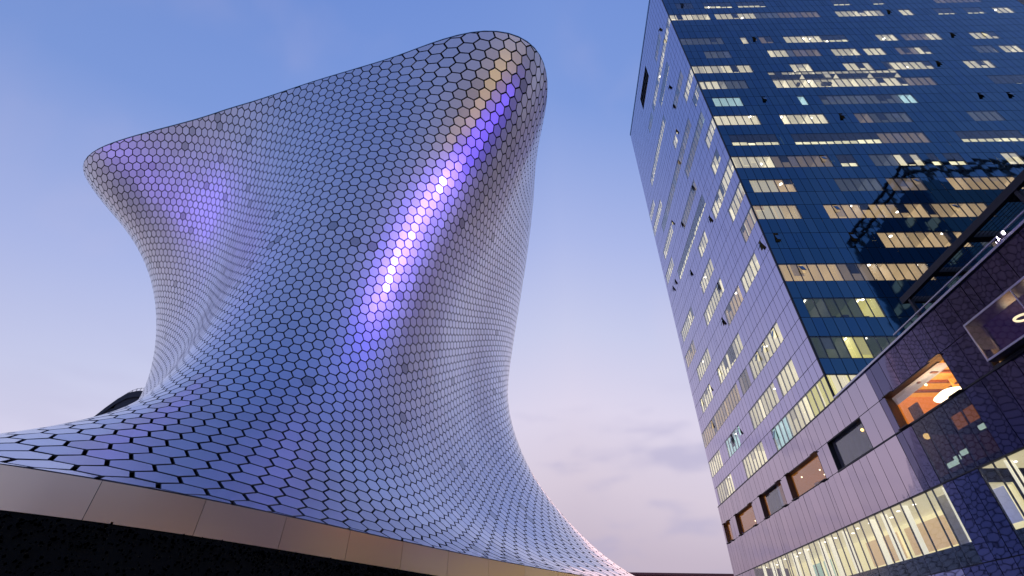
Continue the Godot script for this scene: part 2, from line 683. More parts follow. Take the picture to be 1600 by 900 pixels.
func build_ivy(ring: Array, run: Array) -> void:
	# planted wall under the band
	var wall := base("ivy_wall", Vector3(-12, 0, -18))
	tag(wall, "dark leafy ivy wall under the metal band at the museum's foot", "ivy wall")
	var st := tool()
	var top: float = ring[0].y - 1.13
	var spots := []
	for i in ring.size() - 1:
		var a: Vector3 = ring[i]
		var b: Vector3 = ring[i + 1]
		var t := (b - a).normalized()
		var out_ := Vector3(-t.z, 0, t.x)
		if out_.dot(a - Vector3(-19, a.y, -58)) < 0.0:
			out_ = -out_
		var q := [a, b, Vector3(b.x, 0, b.z), Vector3(a.x, 0, a.z)]
		q[0].y = top
		q[1].y = top
		for k in 4:
			q[k] += out_ * 0.02 - wall.position
		face(st, q, out_)
		if a.z > -62.0 and out_.z > -0.2:
			spots.append([a, b, out_])
	put("soil_face", st.commit(), M.ivy_soil, wall)
	# leaves: small folded blades in a thick mat
	var lf := tool()
	for s in [[Vector3(0, 0, 0), Vector3(-0.45, 0.5, 0.08), Vector3(0, 0.62, -0.05)], [Vector3(0, 0, 0), Vector3(0, 0.62, -0.05), Vector3(0.45, 0.5, 0.08)], [Vector3(-0.45, 0.5, 0.08), Vector3(0, 1, 0.1), Vector3(0, 0.62, -0.05)], [Vector3(0, 0.62, -0.05), Vector3(0, 1, 0.1), Vector3(0.45, 0.5, 0.08)]]:
		var n: Vector3 = (s[1] - s[0]).cross(s[2] - s[0]).normalized()
		for v in s:
			lf.set_normal(n)
			lf.set_color(Color.WHITE)
			lf.add_vertex(v)
	var mm := MultiMesh.new()
	mm.transform_format = MultiMesh.TRANSFORM_3D
	mm.use_colors = true
	mm.mesh = lf.commit()
	var count := 26000
	mm.instance_count = count
	for i in count:
		var s: Array = spots[rng.randi() % spots.size()]
		var out_: Vector3 = s[2]
		var p: Vector3 = (s[0] as Vector3).lerp(s[1], rng.randf())
		var deep := rng.randf()
		p.y = top - 0.16 + 0.16 * pow(rng.randf(), 3.0) - deep * deep * 3.6
		p += out_ * (0.05 + rng.randf() * 0.13)
		var size := rng.randf_range(0.05, 0.12)
		var look := (out_ + Vector3(rng.randf_range(-0.8, 0.8), rng.randf_range(-0.4, 0.9), rng.randf_range(-0.8, 0.8))).normalized()
		var up := Vector3(rng.randf_range(-0.7, 0.7), rng.randf_range(-1.0, 0.5), rng.randf_range(-0.7, 0.7))
		var bx := up.cross(look).normalized()
		var by := look.cross(bx).normalized()
		mm.set_instance_transform(i, Transform3D(Basis(bx * size, by * size, look * size), p - wall.position))
		var g := rng.randf_range(0.3, 1.0)
		mm.set_instance_color(i, Color(0.030 * g, 0.036 * g, 0.013 * g))
	var mi := MultiMeshInstance3D.new()
	mi.name = "leaves"
	mi.multimesh = mm
	mi.material_override = M.leaf
	mi.set_meta("kind", "stuff")
	wall.add_child(mi, true)


# ---------------------------------------------------------------- glass fronts

# panels: [frame, lo, hi, material, tilt] collected, the largest in view become parts, the rest one part
func lay_panels(owner_: Node3D, panels: Array, called: String) -> void:
	var score := []
	for i in panels.size():
		var p: Array = panels[i]
		var f: Transform3D = p[0]
		var c: Vector3 = f * ((p[1] + p[2]) * 0.5)
		var v := EYE - c
		var size: Vector3 = p[2] - p[1]
		var facing := f.basis.z
		var shown := 1.0 if c.z < -3.0 else 0.01
		score.append([size.x * size.y * absf(facing.dot(v.normalized())) / v.length_squared() * shown, i])
	score.sort_custom(func(a, b): return a[0] > b[0])
	var big := {}
	for k in mini(300, score.size()):
		big[score[k][1]] = true
	var rest := {}
	for i in panels.size():
		var p: Array = panels[i]
		var f: Transform3D = p[0]
		var c: Vector3 = (p[1] + p[2]) * 0.5
		var half: Vector3 = (p[2] - p[1]) * 0.5
		var t := f * Transform3D(Basis.from_euler(p[4]), c)
		if big.has(i):
			put(called, box_mesh(-half, half), p[3], owner_, Transform3D(t.basis, t.origin - owner_.position))
		else:
			if not rest.has(p[3]):
				rest[p[3]] = tool()
			add_box(rest[p[3]], Transform3D(t.basis, t.origin - owner_.position), -half, half)
	var am := ArrayMesh.new()
	for m in rest:
		(rest[m] as SurfaceTool).commit(am)
	if am.get_surface_count() > 0:
		var o := MeshInstance3D.new()
		o.name = called + "_field"
		o.mesh = am
		var k := 0
		for m in rest:
			am.surface_set_material(k, m)
			k += 1
		o.set_meta("kind", "stuff")
		owner_.add_child(o, true)


func small_tilt(a: float) -> Vector3:
	return Vector3(rng.randf_range(-a, a), rng.randf_range(-a, a), 0)


func lens_spots(st: SurfaceTool, f: Transform3D, x: float, y: float, z: float, r: float) -> void:
	var seg := 8
	for i in seg:
		var a := TAU * i / seg
		var b := TAU * (i + 1) / seg
		face(st, [f * Vector3(x, y, z), f * Vector3(x + cos(a) * r, y, z + sin(a) * r), f * Vector3(x + cos(b) * r, y, z + sin(b) * r)], Vector3.DOWN)


# a room of self-glowing surfaces behind a run of panes: back wall, side walls, ceiling with downlights, blinds
func lit_room(owner_: Node3D, f0: Transform3D, x0: float, x1: float, y0: float, y1: float, kind: int) -> void:
	var f := Transform3D(f0.basis, f0.origin - owner_.position)
	x0 = maxf(x0, 0.34)
	if x1 - x0 < 0.3:
		return
	var v := rng.randi() % 3
	var deep := rng.randf_range(2.4, 4.0)
	var st := tool()
	add_box(st, f, Vector3(x0, y0 - 0.5, deep), Vector3(x1, y1 + 0.1, deep + 0.06))
	add_box(st, f, Vector3(x0 - 0.03, y0 - 0.5, 0.16), Vector3(x0, y1 + 0.1, deep))
	add_box(st, f, Vector3(x1, y0 - 0.5, 0.16), Vector3(x1 + 0.03, y1 + 0.1, deep))
	var room := put("window_glow", st.commit(), M["room%d%d" % [kind, v]], owner_)
	var ct := tool()
	add_box(ct, f, Vector3(x0, y1 + 0.1, 0.10), Vector3(x1, y1 + 0.16, deep))
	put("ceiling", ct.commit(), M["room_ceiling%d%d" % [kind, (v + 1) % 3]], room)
	if kind in [2, 3, 5, 7, 4]:
		var n := maxi(1, int((x1 - x0) / 1.9))
		for i in n:
			if rng.randf() < 0.65:
				var sp := tool()
				lens_spots(sp, f, x0 + (i + rng.randf_range(0.3, 0.7)) * (x1 - x0) / n, y1 + 0.07, rng.randf_range(0.3, 1.4), 0.15)
				put("downlight", sp.commit(), M.spot, room)
	if kind in [6, 7]:
		# fluorescent tubes across the ceiling
		for i in maxi(1, int((x1 - x0) / 1.1)):
			var tx := x0 + 0.3 + i * 1.1 + rng.randf_range(0.0, 0.3)
			if tx < x1 - 0.2 and rng.randf() < 0.8:
				put("ceiling_light", box_mesh(Vector3(tx, y1 + 0.03, 0.4), Vector3(tx + 0.12, y1 + 0.08, minf(2.3, deep - 0.1)), f), M.tube, room)
	if kind == 2 or kind == 8:
		put("roller_blind", box_mesh(Vector3(x0, y0 + (rng.randf_range(0.45, 0.85) if kind == 2 else rng.randf_range(0.08, 0.26)), 0.10), Vector3(x1, y1 + 0.1, 0.12), f), M.shade, room)
	var bt := tool()
	var any := false
	var x := x0
	while x < x1 - 0.3:
		var q := rng.randf()
		if q < 0.22 and kind != 8:
			add_box(bt, f, Vector3(x + 0.05, y0, 0.135), Vector3(x + 0.12, y1, 0.16))
			any = true
		elif q < 0.42 and kind != 2 and kind != 8:
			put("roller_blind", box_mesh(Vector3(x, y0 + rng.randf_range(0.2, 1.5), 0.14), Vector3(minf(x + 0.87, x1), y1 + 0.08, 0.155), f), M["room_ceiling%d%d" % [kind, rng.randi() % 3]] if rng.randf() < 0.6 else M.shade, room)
		x += 0.87
	if any:
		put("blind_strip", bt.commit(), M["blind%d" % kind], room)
	# dark furniture against the sill
	if kind != 2 and kind != 8 and rng.randf() < 0.7:
		var ft := tool()
		for k in rng.randi_range(1, 3):
			var fx := rng.randf_range(x0, maxf(x0, x1 - 0.9))
			add_box(ft, f, Vector3(fx, y0 - 0.3, 0.5), Vector3(minf(fx + rng.randf_range(0.3, 0.8), x1), y0 + rng.randf_range(0.15, 0.6), 0.9))
		put("furniture", ft.commit(), M.shade, room)


func sash(owner_: Node3D, f0: Transform3D, x: float, y: float, w: float, h: float, m: Material) -> void:
	# a small top-hung pane pushed open, with the dark opening behind it
	var f := Transform3D(f0.basis, f0.origin - owner_.position)
	var t := f * Transform3D(Basis(Vector3.RIGHT, deg_to_rad(rng.randf_range(14, 24))), Vector3(x, y + h, -0.03))
	var o := put("open_vent", box_mesh(Vector3(0, -h, -0.015), Vector3(w, 0, 0.015)), M.frame, owner_, t)
	put("glass", box_mesh(Vector3(0.02, -h + 0.02, -0.025), Vector3(w - 0.02, -0.02, -0.017)), m, o)


func build_tower() -> void:
	var tower := base("glass_office_tower", CORNER)
	tag(tower, "tall blue glass office tower with rows of lit windows, behind the podium", "office tower")
	var sills := [16.72, 20.06, 23.86, 27.68, 31.5, 35.38, 39.27]
	for i in 13:
		sills.append(43.2 + 3.945 * i)
	var top := 94.7
	var lit_right := [[17, 7, 12, 2], [17, 13, 18, 2], [17, 30, 33, 2], [17, 37, 39, 2], [16, 0, 7, 3], [16, 8, 15, 3], [16, 15, 26, 1], [16, 29, 37, 3], [16, 40, 42, 3], [16, 46, 49, 2], [16, 51, 54, 2], [16, 56, 59, 3], [14, 0, 7, 0], [14, 10, 11, 3], [14, 13, 15, 1], [14, 17, 23, 3], [14, 23, 27, 2], [14, 32, 35, 3], [14, 36, 40, 1], [14, 40, 42, 3], [14, 47, 51, 3], [13, 13, 16, 3], [13, 16, 21, 1], [13, 23, 27, 3], [13, 28, 31, 3], [13, 33, 36, 1], [13, 36, 38, 3], [13, 49, 52, 3], [12, 0, 9, 3], [12, 15, 18, 3], [12, 23, 27, 3], [12, 29, 36, 3], [12, 41, 45, 3], [11, 0, 7, 0], [11, 11, 30, 3], [11, 30, 34, 1], [10, 1, 5, 4], [10, 13, 14, 4], [10, 16, 27, 0], [10, 27, 29, 4], [9, 0, 6, 3], [9, 9, 15, 3], [9, 19, 26, 1], [8, 1, 7, 2], [8, 9, 20, 2], [8, 20, 26, 1], [8, 30, 38, 2], [7, 0, 5, 3], [7, 5, 12, 1], [7, 13, 15, 2], [7, 17, 20, 1], [7, 20, 23, 3], [7, 24, 25, 2], [7, 26, 28, 2], [7, 33, 35, 3], [6, 1, 6, 5], [6, 17, 21, 1], [6, 24, 26, 5], [6, 26, 32, 5], [5, 0, 5, 5], [5, 8, 20, 5], [5, 20, 26, 5], [4, 12, 15, 5], [4, 15, 21, 5], [3, 0, 6, 5], [3, 6, 9, 1], [3, 9, 11, 5], [3, 11, 15, 5], [2, 1, 3, 6], [2, 3, 6, 6], [2, 6, 8, 7], [1, 0, 3, 6], [1, 3, 5, 7], [1, 5, 8, 6], [0, 0, 4, 7]]
	var lit_left := [[16, 0, 18, 3], [17, 5, 10, 1], [12, 0, 5, 3], [16, 19, 23, 1], [14, 14, 30, 3], [12, 12, 14, 3], [11, 6, 30, 1], [9, 0, 4, 3], [10, 2, 13, 1], [7, 0, 9, 3], [8, 2, 5, 3], [6, 0, 5, 3], [5, 0, 4, 3], [8, 10, 28, 2], [7, 13, 17, 3], [10, 25, 33, 3], [12, 27, 36, 3], [13, 31, 36, 3], [9, 29, 35, 3], [4, 3, 8, 3], [5, 13, 22, 3], [4, 9, 15, 5], [3, 13, 23, 3], [2, 4, 13, 3], [1, 4, 8, 3], [2, 18, 36, 5], [1, 9, 17, 3], [0, 0, 6, 3], [1, 22, 27, 4], [0, 9, 13, 4], [0, 6, 9, 3], [0, 16, 23, 3], [1, 30, 36, 3], [3, 27, 33, 3], [4, 24, 31, 3], [6, 14, 20, 3], [6, 26, 34, 3], [5, 29, 35, 5], [13, 3, 9, 1], [15, 6, 14, 2], [2, 14, 17, 1], [0, 28, 35, 3], [9, 11, 20, 1], [11, 0, 3, 3]]
	for k in range(3, 19):
		var b := rng.randi_range(0, 6)
		while b < 60:
			var n := rng.randi_range(3, 9)
			var free := true
			for r in lit_right:
				if r[0] == k and b < r[2] + 1 and b + n > r[1] - 1:
					free = false
			if free and rng.randf() < 0.55 and k != 15:
				lit_right.append([k, b, b + n, [2, 8, 8, 1, 0][rng.randi() % 5]])
			b += n + rng.randi_range(2, 7)
	var open_right := [[17, 3], [16, 38], [14, 12], [14, 44], [12, 37], [10, 8], [9, 17], [10, 38], [10, 42], [7, 11], [6, 20], [5, 9], [4, 1], [4, 9], [3, 2], [5, 22], [14, 49]]
	var open_left := [[17, 4], [16, 4], [14, 8], [13, 9], [12, 11], [9, 12], [9, 20], [10, 24], [8, 30], [8, 32], [7, 10], [7, 22], [5, 14], [4, 1], [4, 16], [3, 22], [3, 27], [3, 32], [2, 5], [2, 8], [2, 10], [2, 30], [1, 21], [1, 24], [0, 12], [11, 14]]
	var panels := []
	var faces := [
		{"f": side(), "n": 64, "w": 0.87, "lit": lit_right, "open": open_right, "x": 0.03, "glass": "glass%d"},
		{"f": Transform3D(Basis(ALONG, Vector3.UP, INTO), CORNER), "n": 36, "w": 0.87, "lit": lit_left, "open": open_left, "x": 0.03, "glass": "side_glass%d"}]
	for face_ in faces:
		var f: Transform3D = face_.f
		var w: float = face_.w
		var lit := {}
		for r in face_.lit:
			for b in range(r[1], r[2]):
				lit[Vector2i(r[0], b)] = r[3]
			# rooms of at most five bays
			var b0: int = r[1]
			while b0 < r[2]:
				var b1: int = mini(b0 + rng.randi_range(1, 4), r[2])
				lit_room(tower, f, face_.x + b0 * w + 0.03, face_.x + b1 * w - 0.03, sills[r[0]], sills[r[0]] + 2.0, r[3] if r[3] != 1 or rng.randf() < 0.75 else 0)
				b0 = b1
		var open := {}
		for r in face_.open:
			open[Vector2i(r[0], r[1])] = true
		for k in sills.size():
			var y0: float = sills[k]
			var y1 := y0 + 1.98
			var y2: float = sills[k + 1] if k + 1 < sills.size() else top
			var shift := rng.randi_range(0, 2)
			for b in face_.n:
				var x0: float = face_.x + b * w
				var x1 := x0 + w
				var seen: bool = lit.has(Vector2i(k, b))
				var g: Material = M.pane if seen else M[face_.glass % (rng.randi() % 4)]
				var thick := 0.03
				var slot: bool = face_.f.basis.x == ALONG and k == 18 and b >= 15 and b < 23
				if slot:
					continue
				if open.has(Vector2i(k, b)):
					sash(tower, f, x0 + 0.03, y0 + 0.94, 0.38, 0.72, M.glass0)
					panels.append([f, Vector3(x0 + 0.45, y0 + 0.026, 0), Vector3(x1 - 0.024, y1 - 0.026, thick), g, small_tilt(0.003)])
					panels.append([f, Vector3(x0 + 0.024, y0 + 0.026, 0), Vector3(x0 + 0.43, y0 + 0.88, thick), g, small_tilt(0.003)])
				elif (b + shift) % 4 == 1 and (seen or rng.randf() < 0.3):
					panels.append([f, Vector3(x0 + 0.4, y0 + 0.026, 0), Vector3(x1 - 0.024, y1 - 0.026, thick), g, small_tilt(0.003)])
					panels.append([f, Vector3(x0 + 0.024, y0 + 0.026, 0), Vector3(x0 + 0.37, y0 + 0.88, thick), g, small_tilt(0.003)])
					panels.append([f, Vector3(x0 + 0.024, y0 + 0.915, 0), Vector3(x0 + 0.37, y1 - 0.026, thick), g, small_tilt(0.004)])
				else:
					panels.append([f, Vector3(x0 + 0.024, y0 + 0.026, 0), Vector3(x1 - 0.024, y1 - 0.026, thick), g, small_tilt(0.003)])
				var tall: bool = k == 11 and b >= 11 and b < 30 and face_.f.basis.x == SIDE
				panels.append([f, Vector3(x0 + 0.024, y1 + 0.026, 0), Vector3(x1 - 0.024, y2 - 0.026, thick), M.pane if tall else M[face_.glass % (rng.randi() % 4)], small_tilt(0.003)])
	# the tall lit hall on one floor
	var b := 11
	while b < 30:
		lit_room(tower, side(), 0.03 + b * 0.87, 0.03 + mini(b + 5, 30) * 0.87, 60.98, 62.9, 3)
		b += 5
	lay_panels(tower, panels, "glass_panel")
	# mullions behind the joints, floors and core
	var inv := Transform3D(Basis.IDENTITY, -tower.position)
	var st := tool()
	for face_ in faces:
		var f: Transform3D = inv * (face_.f as Transform3D)
		for k in face_.n + 1:
			var x: float = face_.x + k * face_.w
			add_box(st, f, Vector3(x - 0.03, 16.72, 0.035), Vector3(x + 0.03, top, 0.12))
		for k in sills.size():
			add_box(st, f, Vector3(0.0, sills[k] - 0.04, 0.036), Vector3(face_.n * face_.w, sills[k] + 0.04, 0.125))
			add_box(st, f, Vector3(0.0, sills[k] + 1.94, 0.036), Vector3(face_.n * face_.w, sills[k] + 2.02, 0.125))
	put("mullion_grid", st.commit(), M.frame, tower).set_meta("kind", "stuff")
	var wide := 64 * 0.87
	var deep := 36 * 0.87
	var fs := inv * side()
	var shell := tool()
	# floor slabs and a core, so that light does not pass through the building
	var quad := [Vector3.ZERO, SIDE * wide, SIDE * wide + ALONG * deep, ALONG * deep]
	for k in sills.size():
		slab(shell, quad, sills[k] - 0.62, sills[k] - 0.52, 0.14)
		slab(shell, quad, sills[k] + 2.14, sills[k] + 2.2, 0.14)
	put("floor_slabs", shell.commit(), M.core, tower)
	var core := tool()
	slab(core, quad, 16.72, top - 0.3, 4.6)
	put("core", core.commit(), M.core, tower)
	var cap := tool()
	slab(cap, quad, top, top + 0.5, -0.06)
	put("roof_coping", cap.commit(), M.glass0, tower)
	# dark slot in the top storey of the left face
	var sl := tool()
	var fl: Transform3D = inv * Transform3D(Basis(ALONG, Vector3.UP, INTO), CORNER)
	var xs := 0.03 + 15 * 0.87
	add_box(sl, fl, Vector3(xs, 86.6, 0.45), Vector3(xs + 8 * 0.87, 90.5, 0.55))
	add_box(sl, fl, Vector3(xs, 86.55, 0.05), Vector3(xs + 8 * 0.87, 86.62, 1.2))
	put("loggia", sl.commit(), M.loggia, tower)
	add_corner_trim(tower, fs)


func add_corner_trim(tower: Node3D, f: Transform3D) -> void:
	put("corner_trim", box_mesh(Vector3(-0.03, 16.72, -0.01), Vector3(0.03, 94.7, 0.1), f), M.frame, tower)


# a slab over a four-cornered plan, its edge set in (or out, when negative)
func slab(st: SurfaceTool, quad: Array, y0: float, y1: float, inset: float) -> void:
	var mid := Vector3.ZERO
	for q in quad:
		mid += q * 0.25
	var p := []
	for i in 4:
		var a: Vector3 = (quad[i] - quad[(i + 3) % 4]).normalized()
		var b: Vector3 = (quad[(i + 1) % 4] - quad[i]).normalized()
		p.append(quad[i] + (b - a) * inset)
	for i in 4:
		var a: Vector3 = p[i]
		var b: Vector3 = p[(i + 1) % 4]
		var n: Vector3 = Vector3(b.z - a.z, 0, a.x - b.x).normalized()
		if n.dot((a + b) * 0.5 - mid) < 0:
			n = -n
		face(st, [Vector3(a.x, y0, a.z), Vector3(b.x, y0, b.z), Vector3(b.x, y1, b.z), Vector3(a.x, y1, a.z)], n)
	for s in [[y0, Vector3.DOWN], [y1, Vector3.UP]]:
		face(st, [Vector3(p[0].x, s[0], p[0].z), Vector3(p[1].x, s[0], p[1].z), Vector3(p[2].x, s[0], p[2].z), Vector3(p[3].x, s[0], p[3].z)], s[1])


# ---------------------------------------------------------------- podium

func build_podium() -> void:
	var pod := base("glass_podium_building", FOOT)
	tag(pod, "low dark glass podium in front of the tower, mirroring the museum, with recessed lit windows", "building")
	var f := front()
	var g := Transform3D(f.basis, Vector3.ZERO)
	# vertical joints, uneven like the real ones
	var xs := [65.6]
	var widths := [0.95, 0.9, 1.05, 0.85, 0.95, 0.42, 1.0, 0.92, 1.1, 0.88]
	var fixed := [37.05, 32.2, 29.1, 23.65, 45.3, 38.9, 52.3, 46.6, 60.4, 54.6, 65.1, 62.6, 21.45, 15.6]
	fixed.sort()
	fixed.reverse()
	var k := 0
	var s := 65.6
	for stop in fixed + [-46.0]:
		var span: float = s - stop
		var n := maxi(1, int(round(span / 0.93)))
		if n == 1:
			xs.append(stop)
		else:
			var cuts := []
			var sum := 0.0
			for i in n:
				cuts.append(widths[(k + i) % widths.size()])
				sum += cuts[i]
			k += n
			for i in n:
				s -= cuts[i] / sum * span
				xs.append(s)
		s = stop
	var rows := [[14.62, 16.66], [12.49, 14.60], [9.19, 12.47], [5.47, 9.17], [2.6, 5.45], [0.05, 2.58]]
	var gaps := [[62.6, 65.1], [54.6, 60.4], [46.6, 52.3], [38.9, 45.3], [32.2, 37.05], [23.65, 29.1], [15.6, 21.45]]
	var panels := []
	for r in rows.size():
		for i in xs.size() - 1:
			var x1: float = xs[i]
			var x0: float = xs[i + 1]
			var m: float = (x0 + x1) * 0.5
			var open := false
			if r == 1:
				for q in gaps:
					if m > q[0] and m < q[1]:
						open = true
			if open:
				continue
			var shop := r == 3 and ((m < 58.6 and m > 28.0) or (m < 25.3 and m > 19.4))
			shop = shop or (m < 13.0 and (r == 4 or r == 5)) or (r == 1 and m < 8.0 and int(floor(m / 6.0)) % 2 == 0)
			var glimpse := r == 2 and m > 23.6 and m < 28.6
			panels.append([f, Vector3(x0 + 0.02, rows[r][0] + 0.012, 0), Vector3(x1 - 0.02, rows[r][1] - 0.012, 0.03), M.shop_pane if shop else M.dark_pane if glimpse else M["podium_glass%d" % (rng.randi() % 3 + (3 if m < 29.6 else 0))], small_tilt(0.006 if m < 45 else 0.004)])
	lay_panels(pod, panels, "glass_panel")
	var bk := tool()
	for x in xs:
		add_box(bk, g, Vector3(x - 0.03, 0, 0.035), Vector3(x + 0.03, 12.47, 0.1))
		add_box(bk, g, Vector3(x - 0.03, 14.62, 0.035), Vector3(x + 0.03, 16.66, 0.1))
	for y in [2.59, 5.46, 9.18, 12.48, 14.61]:
		add_box(bk, g, Vector3(-46, y - 0.045, 0.034), Vector3(65.6, y + 0.045, 0.11))
	put("mullion_grid", bk.commit(), M.frame, pod).set_meta("kind", "stuff")
	# the dark joint at window-sill height stands proud
	put("sill_rail", box_mesh(Vector3(-46, 12.43, -0.05), Vector3(37.1, 12.5, 0.02), g), M.frame, pod)
	put("storey_rail", box_mesh(Vector3(-46, 9.14, -0.04), Vector3(65.6, 9.2, 0.02), g), M.frame, pod)
	# solid behind the glass: roof, far walls, a wall behind the opaque rows
	var sh := tool()
	add_box(sh, g, Vector3(-46, 0, 5.2), Vector3(65.6, 16.3, 5.4))
	add_box(sh, g, Vector3(-46, 16.3, 0.12), Vector3(65.6, 16.55, 30.0))
	add_box(sh, g, Vector3(65.45, 0, 0.05), Vector3(65.6, 16.6, 30.0))
	add_box(sh, g, Vector3(-46, 0, 0.05), Vector3(-45.8, 16.6, 30.0))
	add_box(sh, g, Vector3(-46, 14.64, 0.12), Vector3(65.6, 14.8, 5.2))
	add_box(sh, g, Vector3(-46, 12.2, 0.12), Vector3(65.6, 12.46, 5.2))
	add_box(sh, g, Vector3(-46, 9.2, 0.12), Vector3(65.6, 9.5, 5.2))
	add_box(sh, g, Vector3(-46, 6.2, 0.12), Vector3(65.6, 6.42, 5.2))
	for x in [-3.0, 6.0, 12.0, 15.4, 22.5, 30.5, 38.0, 46.0, 53.5, 61.5]:
		add_box(sh, g, Vector3(x - 0.1, 12.46, 0.12), Vector3(x + 0.1, 14.64, 5.2))
	put("floors", sh.commit(), M.core, pod)
	# coping with a lit line under it
	put("coping", box_mesh(Vector3(-46, 16.68, -0.12), Vector3(CORNER_S - 0.02, 16.80, 0.5), g), M.alu, pod)
	put("rail", box_mesh(Vector3(-46, 17.18, 0.05), Vector3(26.0, 17.24, 0.13), g), M.alu, pod)
	put("led_strip", box_mesh(Vector3(-46, 16.81, 0.0), Vector3(CORNER_S - 0.4, 16.84, 0.04), g), M.led, pod)
	var lt := tool()
	add_box(lt, g, Vector3(CORNER_S, 16.62, -0.02), Vector3(65.6, 16.71, 0.05))
	put("tower_sill", lt.commit(), M.frame, pod)
	# recessed windows
	window(pod, g, 62.6, 65.1, "amber")
	window(pod, g, 54.6, 60.4, "amber")
	window(pod, g, 46.6, 52.3, "curtain")
	window(pod, g, 38.9, 45.3, "amber")
	window(pod, g, 32.2, 37.05, "closed")
	window(pod, g, 23.65, 29.1, "orange")
	bay(pod, g)
	shop(pod, g)
	glimpses(pod, g)


func window(pod: Node3D, g: Transform3D, x0: float, x1: float, kind: String) -> void:
	var y0 := 12.5
	var y1 := 14.6
	var fr := tool()
	var w := 0.05
	add_box(fr, g, Vector3(x0, y0, 0.0), Vector3(x1, y0 + w, 0.5))
	add_box(fr, g, Vector3(x0, y1 - w, 0.0), Vector3(x1, y1, 0.5))
	add_box(fr, g, Vector3(x0, y0 + w, 0.0), Vector3(x0 + w, y1 - w, 0.5))
	add_box(fr, g, Vector3(x1 - w, y0 + w, 0.0), Vector3(x1, y1 - w, 0.5))
	var win := put("window", fr.commit(), M.frame_brown if kind != "closed" else M.frame, pod)
	# projecting head and sill flaps at the corners
	var fl := tool()
	for x in [x0, x1 - 0.9]:
		add_box(fl, g, Vector3(x, y1 - 0.05, -0.16), Vector3(x + 0.9, y1 + 0.0, 0.02))
		add_box(fl, g, Vector3(x, y0 - 0.02, -0.16), Vector3(x + 0.9, y0 + 0.03, 0.02))
	if kind != "closed":
		put("flap", fl.commit(), M.frame_brown, win)
	var gl := put("pane", box_mesh(Vector3(x0 + w, y0 + w, 0.30), Vector3(x1 - w, y1 - w, 0.315), g), M.shop_pane, win)
	var rm := tool()
	var d := 3.6
	if kind == "closed":
		var cu := tool()
		var x := x0 + w
		while x < x1 - w:
			add_box(cu, g, Vector3(x, y0 + w, 0.36 + 0.03 * sin(x * 9.0)), Vector3(minf(x + 0.11, x1 - w), y1 - w, 0.42))
			x += 0.12
		put("curtain", cu.commit(), M.curtain, win)
		lamp(win, g, Vector3(x0 + 0.75, y1 - 0.6, 0.30), 0.10, M.lantern)  # glowing ball added at the pane for lights mirrored in it
		return
	if kind == "curtain":
		var cu := tool()
		var x := x0 + 1.9
		while x < x1 - 0.5:
			add_box(cu, g, Vector3(x, y0 + w, 0.5 + 0.03 * sin(x * 9.0)), Vector3(x + 0.11, y1 - w, 0.56))
			x += 0.12
		put("curtain", cu.commit(), M.curtain, win)
		put("column", box_mesh(Vector3(x0 + 1.45, y0, 0.34), Vector3(x0 + 1.9, y1, 0.8), g), M.white, win)
	var wall: Material = M.orange_wall if kind == "orange" else M.amber_wall
	var ceil_: Material = M.orange_ceiling if kind == "orange" else M.amber_wall
	add_box(rm, g, Vector3(x0, y0, d), Vector3(x1, y1 + 0.02, d + 0.08))
	add_box(rm, g, Vector3(x0 - 0.06, y0, 0.5), Vector3(x0, y1, d))
	add_box(rm, g, Vector3(x1, y0, 0.5), Vector3(x1 + 0.06, y1, d))
	put("interior", rm.commit(), wall, win)  # walls glow themselves in place of lamplight
	var ct := tool()
	add_box(ct, g, Vector3(x0, y1 - 0.02, 0.5), Vector3(x1, y1 + 0.03, d))
	put("ceiling", ct.commit(), ceil_, win)
	if kind == "orange":
		# pale sloping soffit just inside the glass, furniture, a bright lamp
		var so := tool()
		var p := [Vector3(x1 - w, y1 - 0.1, 0.36), Vector3(x0 + 0.9, y1 - 0.1, 0.36), Vector3(x0 + 0.9, y1 - 0.12, 1.1), Vector3(x1 - w, y1 - 0.55, 0.5)]
		face(so, [g * p[0], g * p[1], g * p[2], g * p[3]], Vector3.DOWN)
		put("soffit", so.commit(), M.soffit, win)
		var fu := tool()
		add_box(fu, g, Vector3(x1 - 0.9, y0, 1.0), Vector3(x1 - 0.05, y0 + 1.35, 1.1))
		add_box(fu, g, Vector3(x1 - 2.5, y0 + 0.35, 2.2), Vector3(x1 - 1.2, y0 + 1.0, 2.28))
		add_box(fu, g, Vector3(x0 + 1.2, y0 + 1.5, 2.0), Vector3(x0 + 3.0, y0 + 1.57, 2.1))
		add_box(fu, g, Vector3(x0 + 3.0, y0, 2.0), Vector3(x0 + 3.05, y0 + 1.57, 2.06))
		put("cabinet", fu.commit(), M.dark_wood, win)
		for i in 4:
			put("ceiling_beam", box_mesh(Vector3(x0 + 0.6 + i * 1.25, y1 - 0.16, 0.6), Vector3(x0 + 0.78 + i * 1.25, y1 - 0.03, d), g), M.wood, win)
		put("partition", box_mesh(Vector3(x1 - 2.9, y0, 1.9), Vector3(x1 - 2.8, y1 - 0.2, 3.5), g), M.orange_ceiling, win)
		put("booth", box_mesh(Vector3(x0 + 0.2, y0, 1.0), Vector3(x0 + 3.2, y0 + 0.55, 1.5), g), M.red_seat, win)
		put("wall_light", box_mesh(Vector3(x0 + 0.2, y1 - 0.42, 3.3), Vector3(x0 + 1.6, y1 - 0.34, 3.4), g), M.lantern, win)
		var sh := tool()
		rod(sh, g * Vector3(x0 + 2.1, y0 + 0.62, 1.25), g * Vector3(x0 + 2.1, y0 + 0.9, 1.25), 0.95, 0.55, 18)
		put("lamp_shade", sh.commit(), M.ring, win)
		lamp(win, g, Vector3(x1 - 2.0, y1 - 0.16, 1.2), 0.07, M.ring)
		var li := OmniLight3D.new()
		li.name = "lamp_light"
		li.light_color = Color(1.0, 0.6, 0.25)
		li.light_energy = 1.2
		li.light_size = 0.3
		li.omni_range = 40.0
		li.omni_attenuation = 2.0
		li.shadow_enabled = true
		win.add_child(li, true)
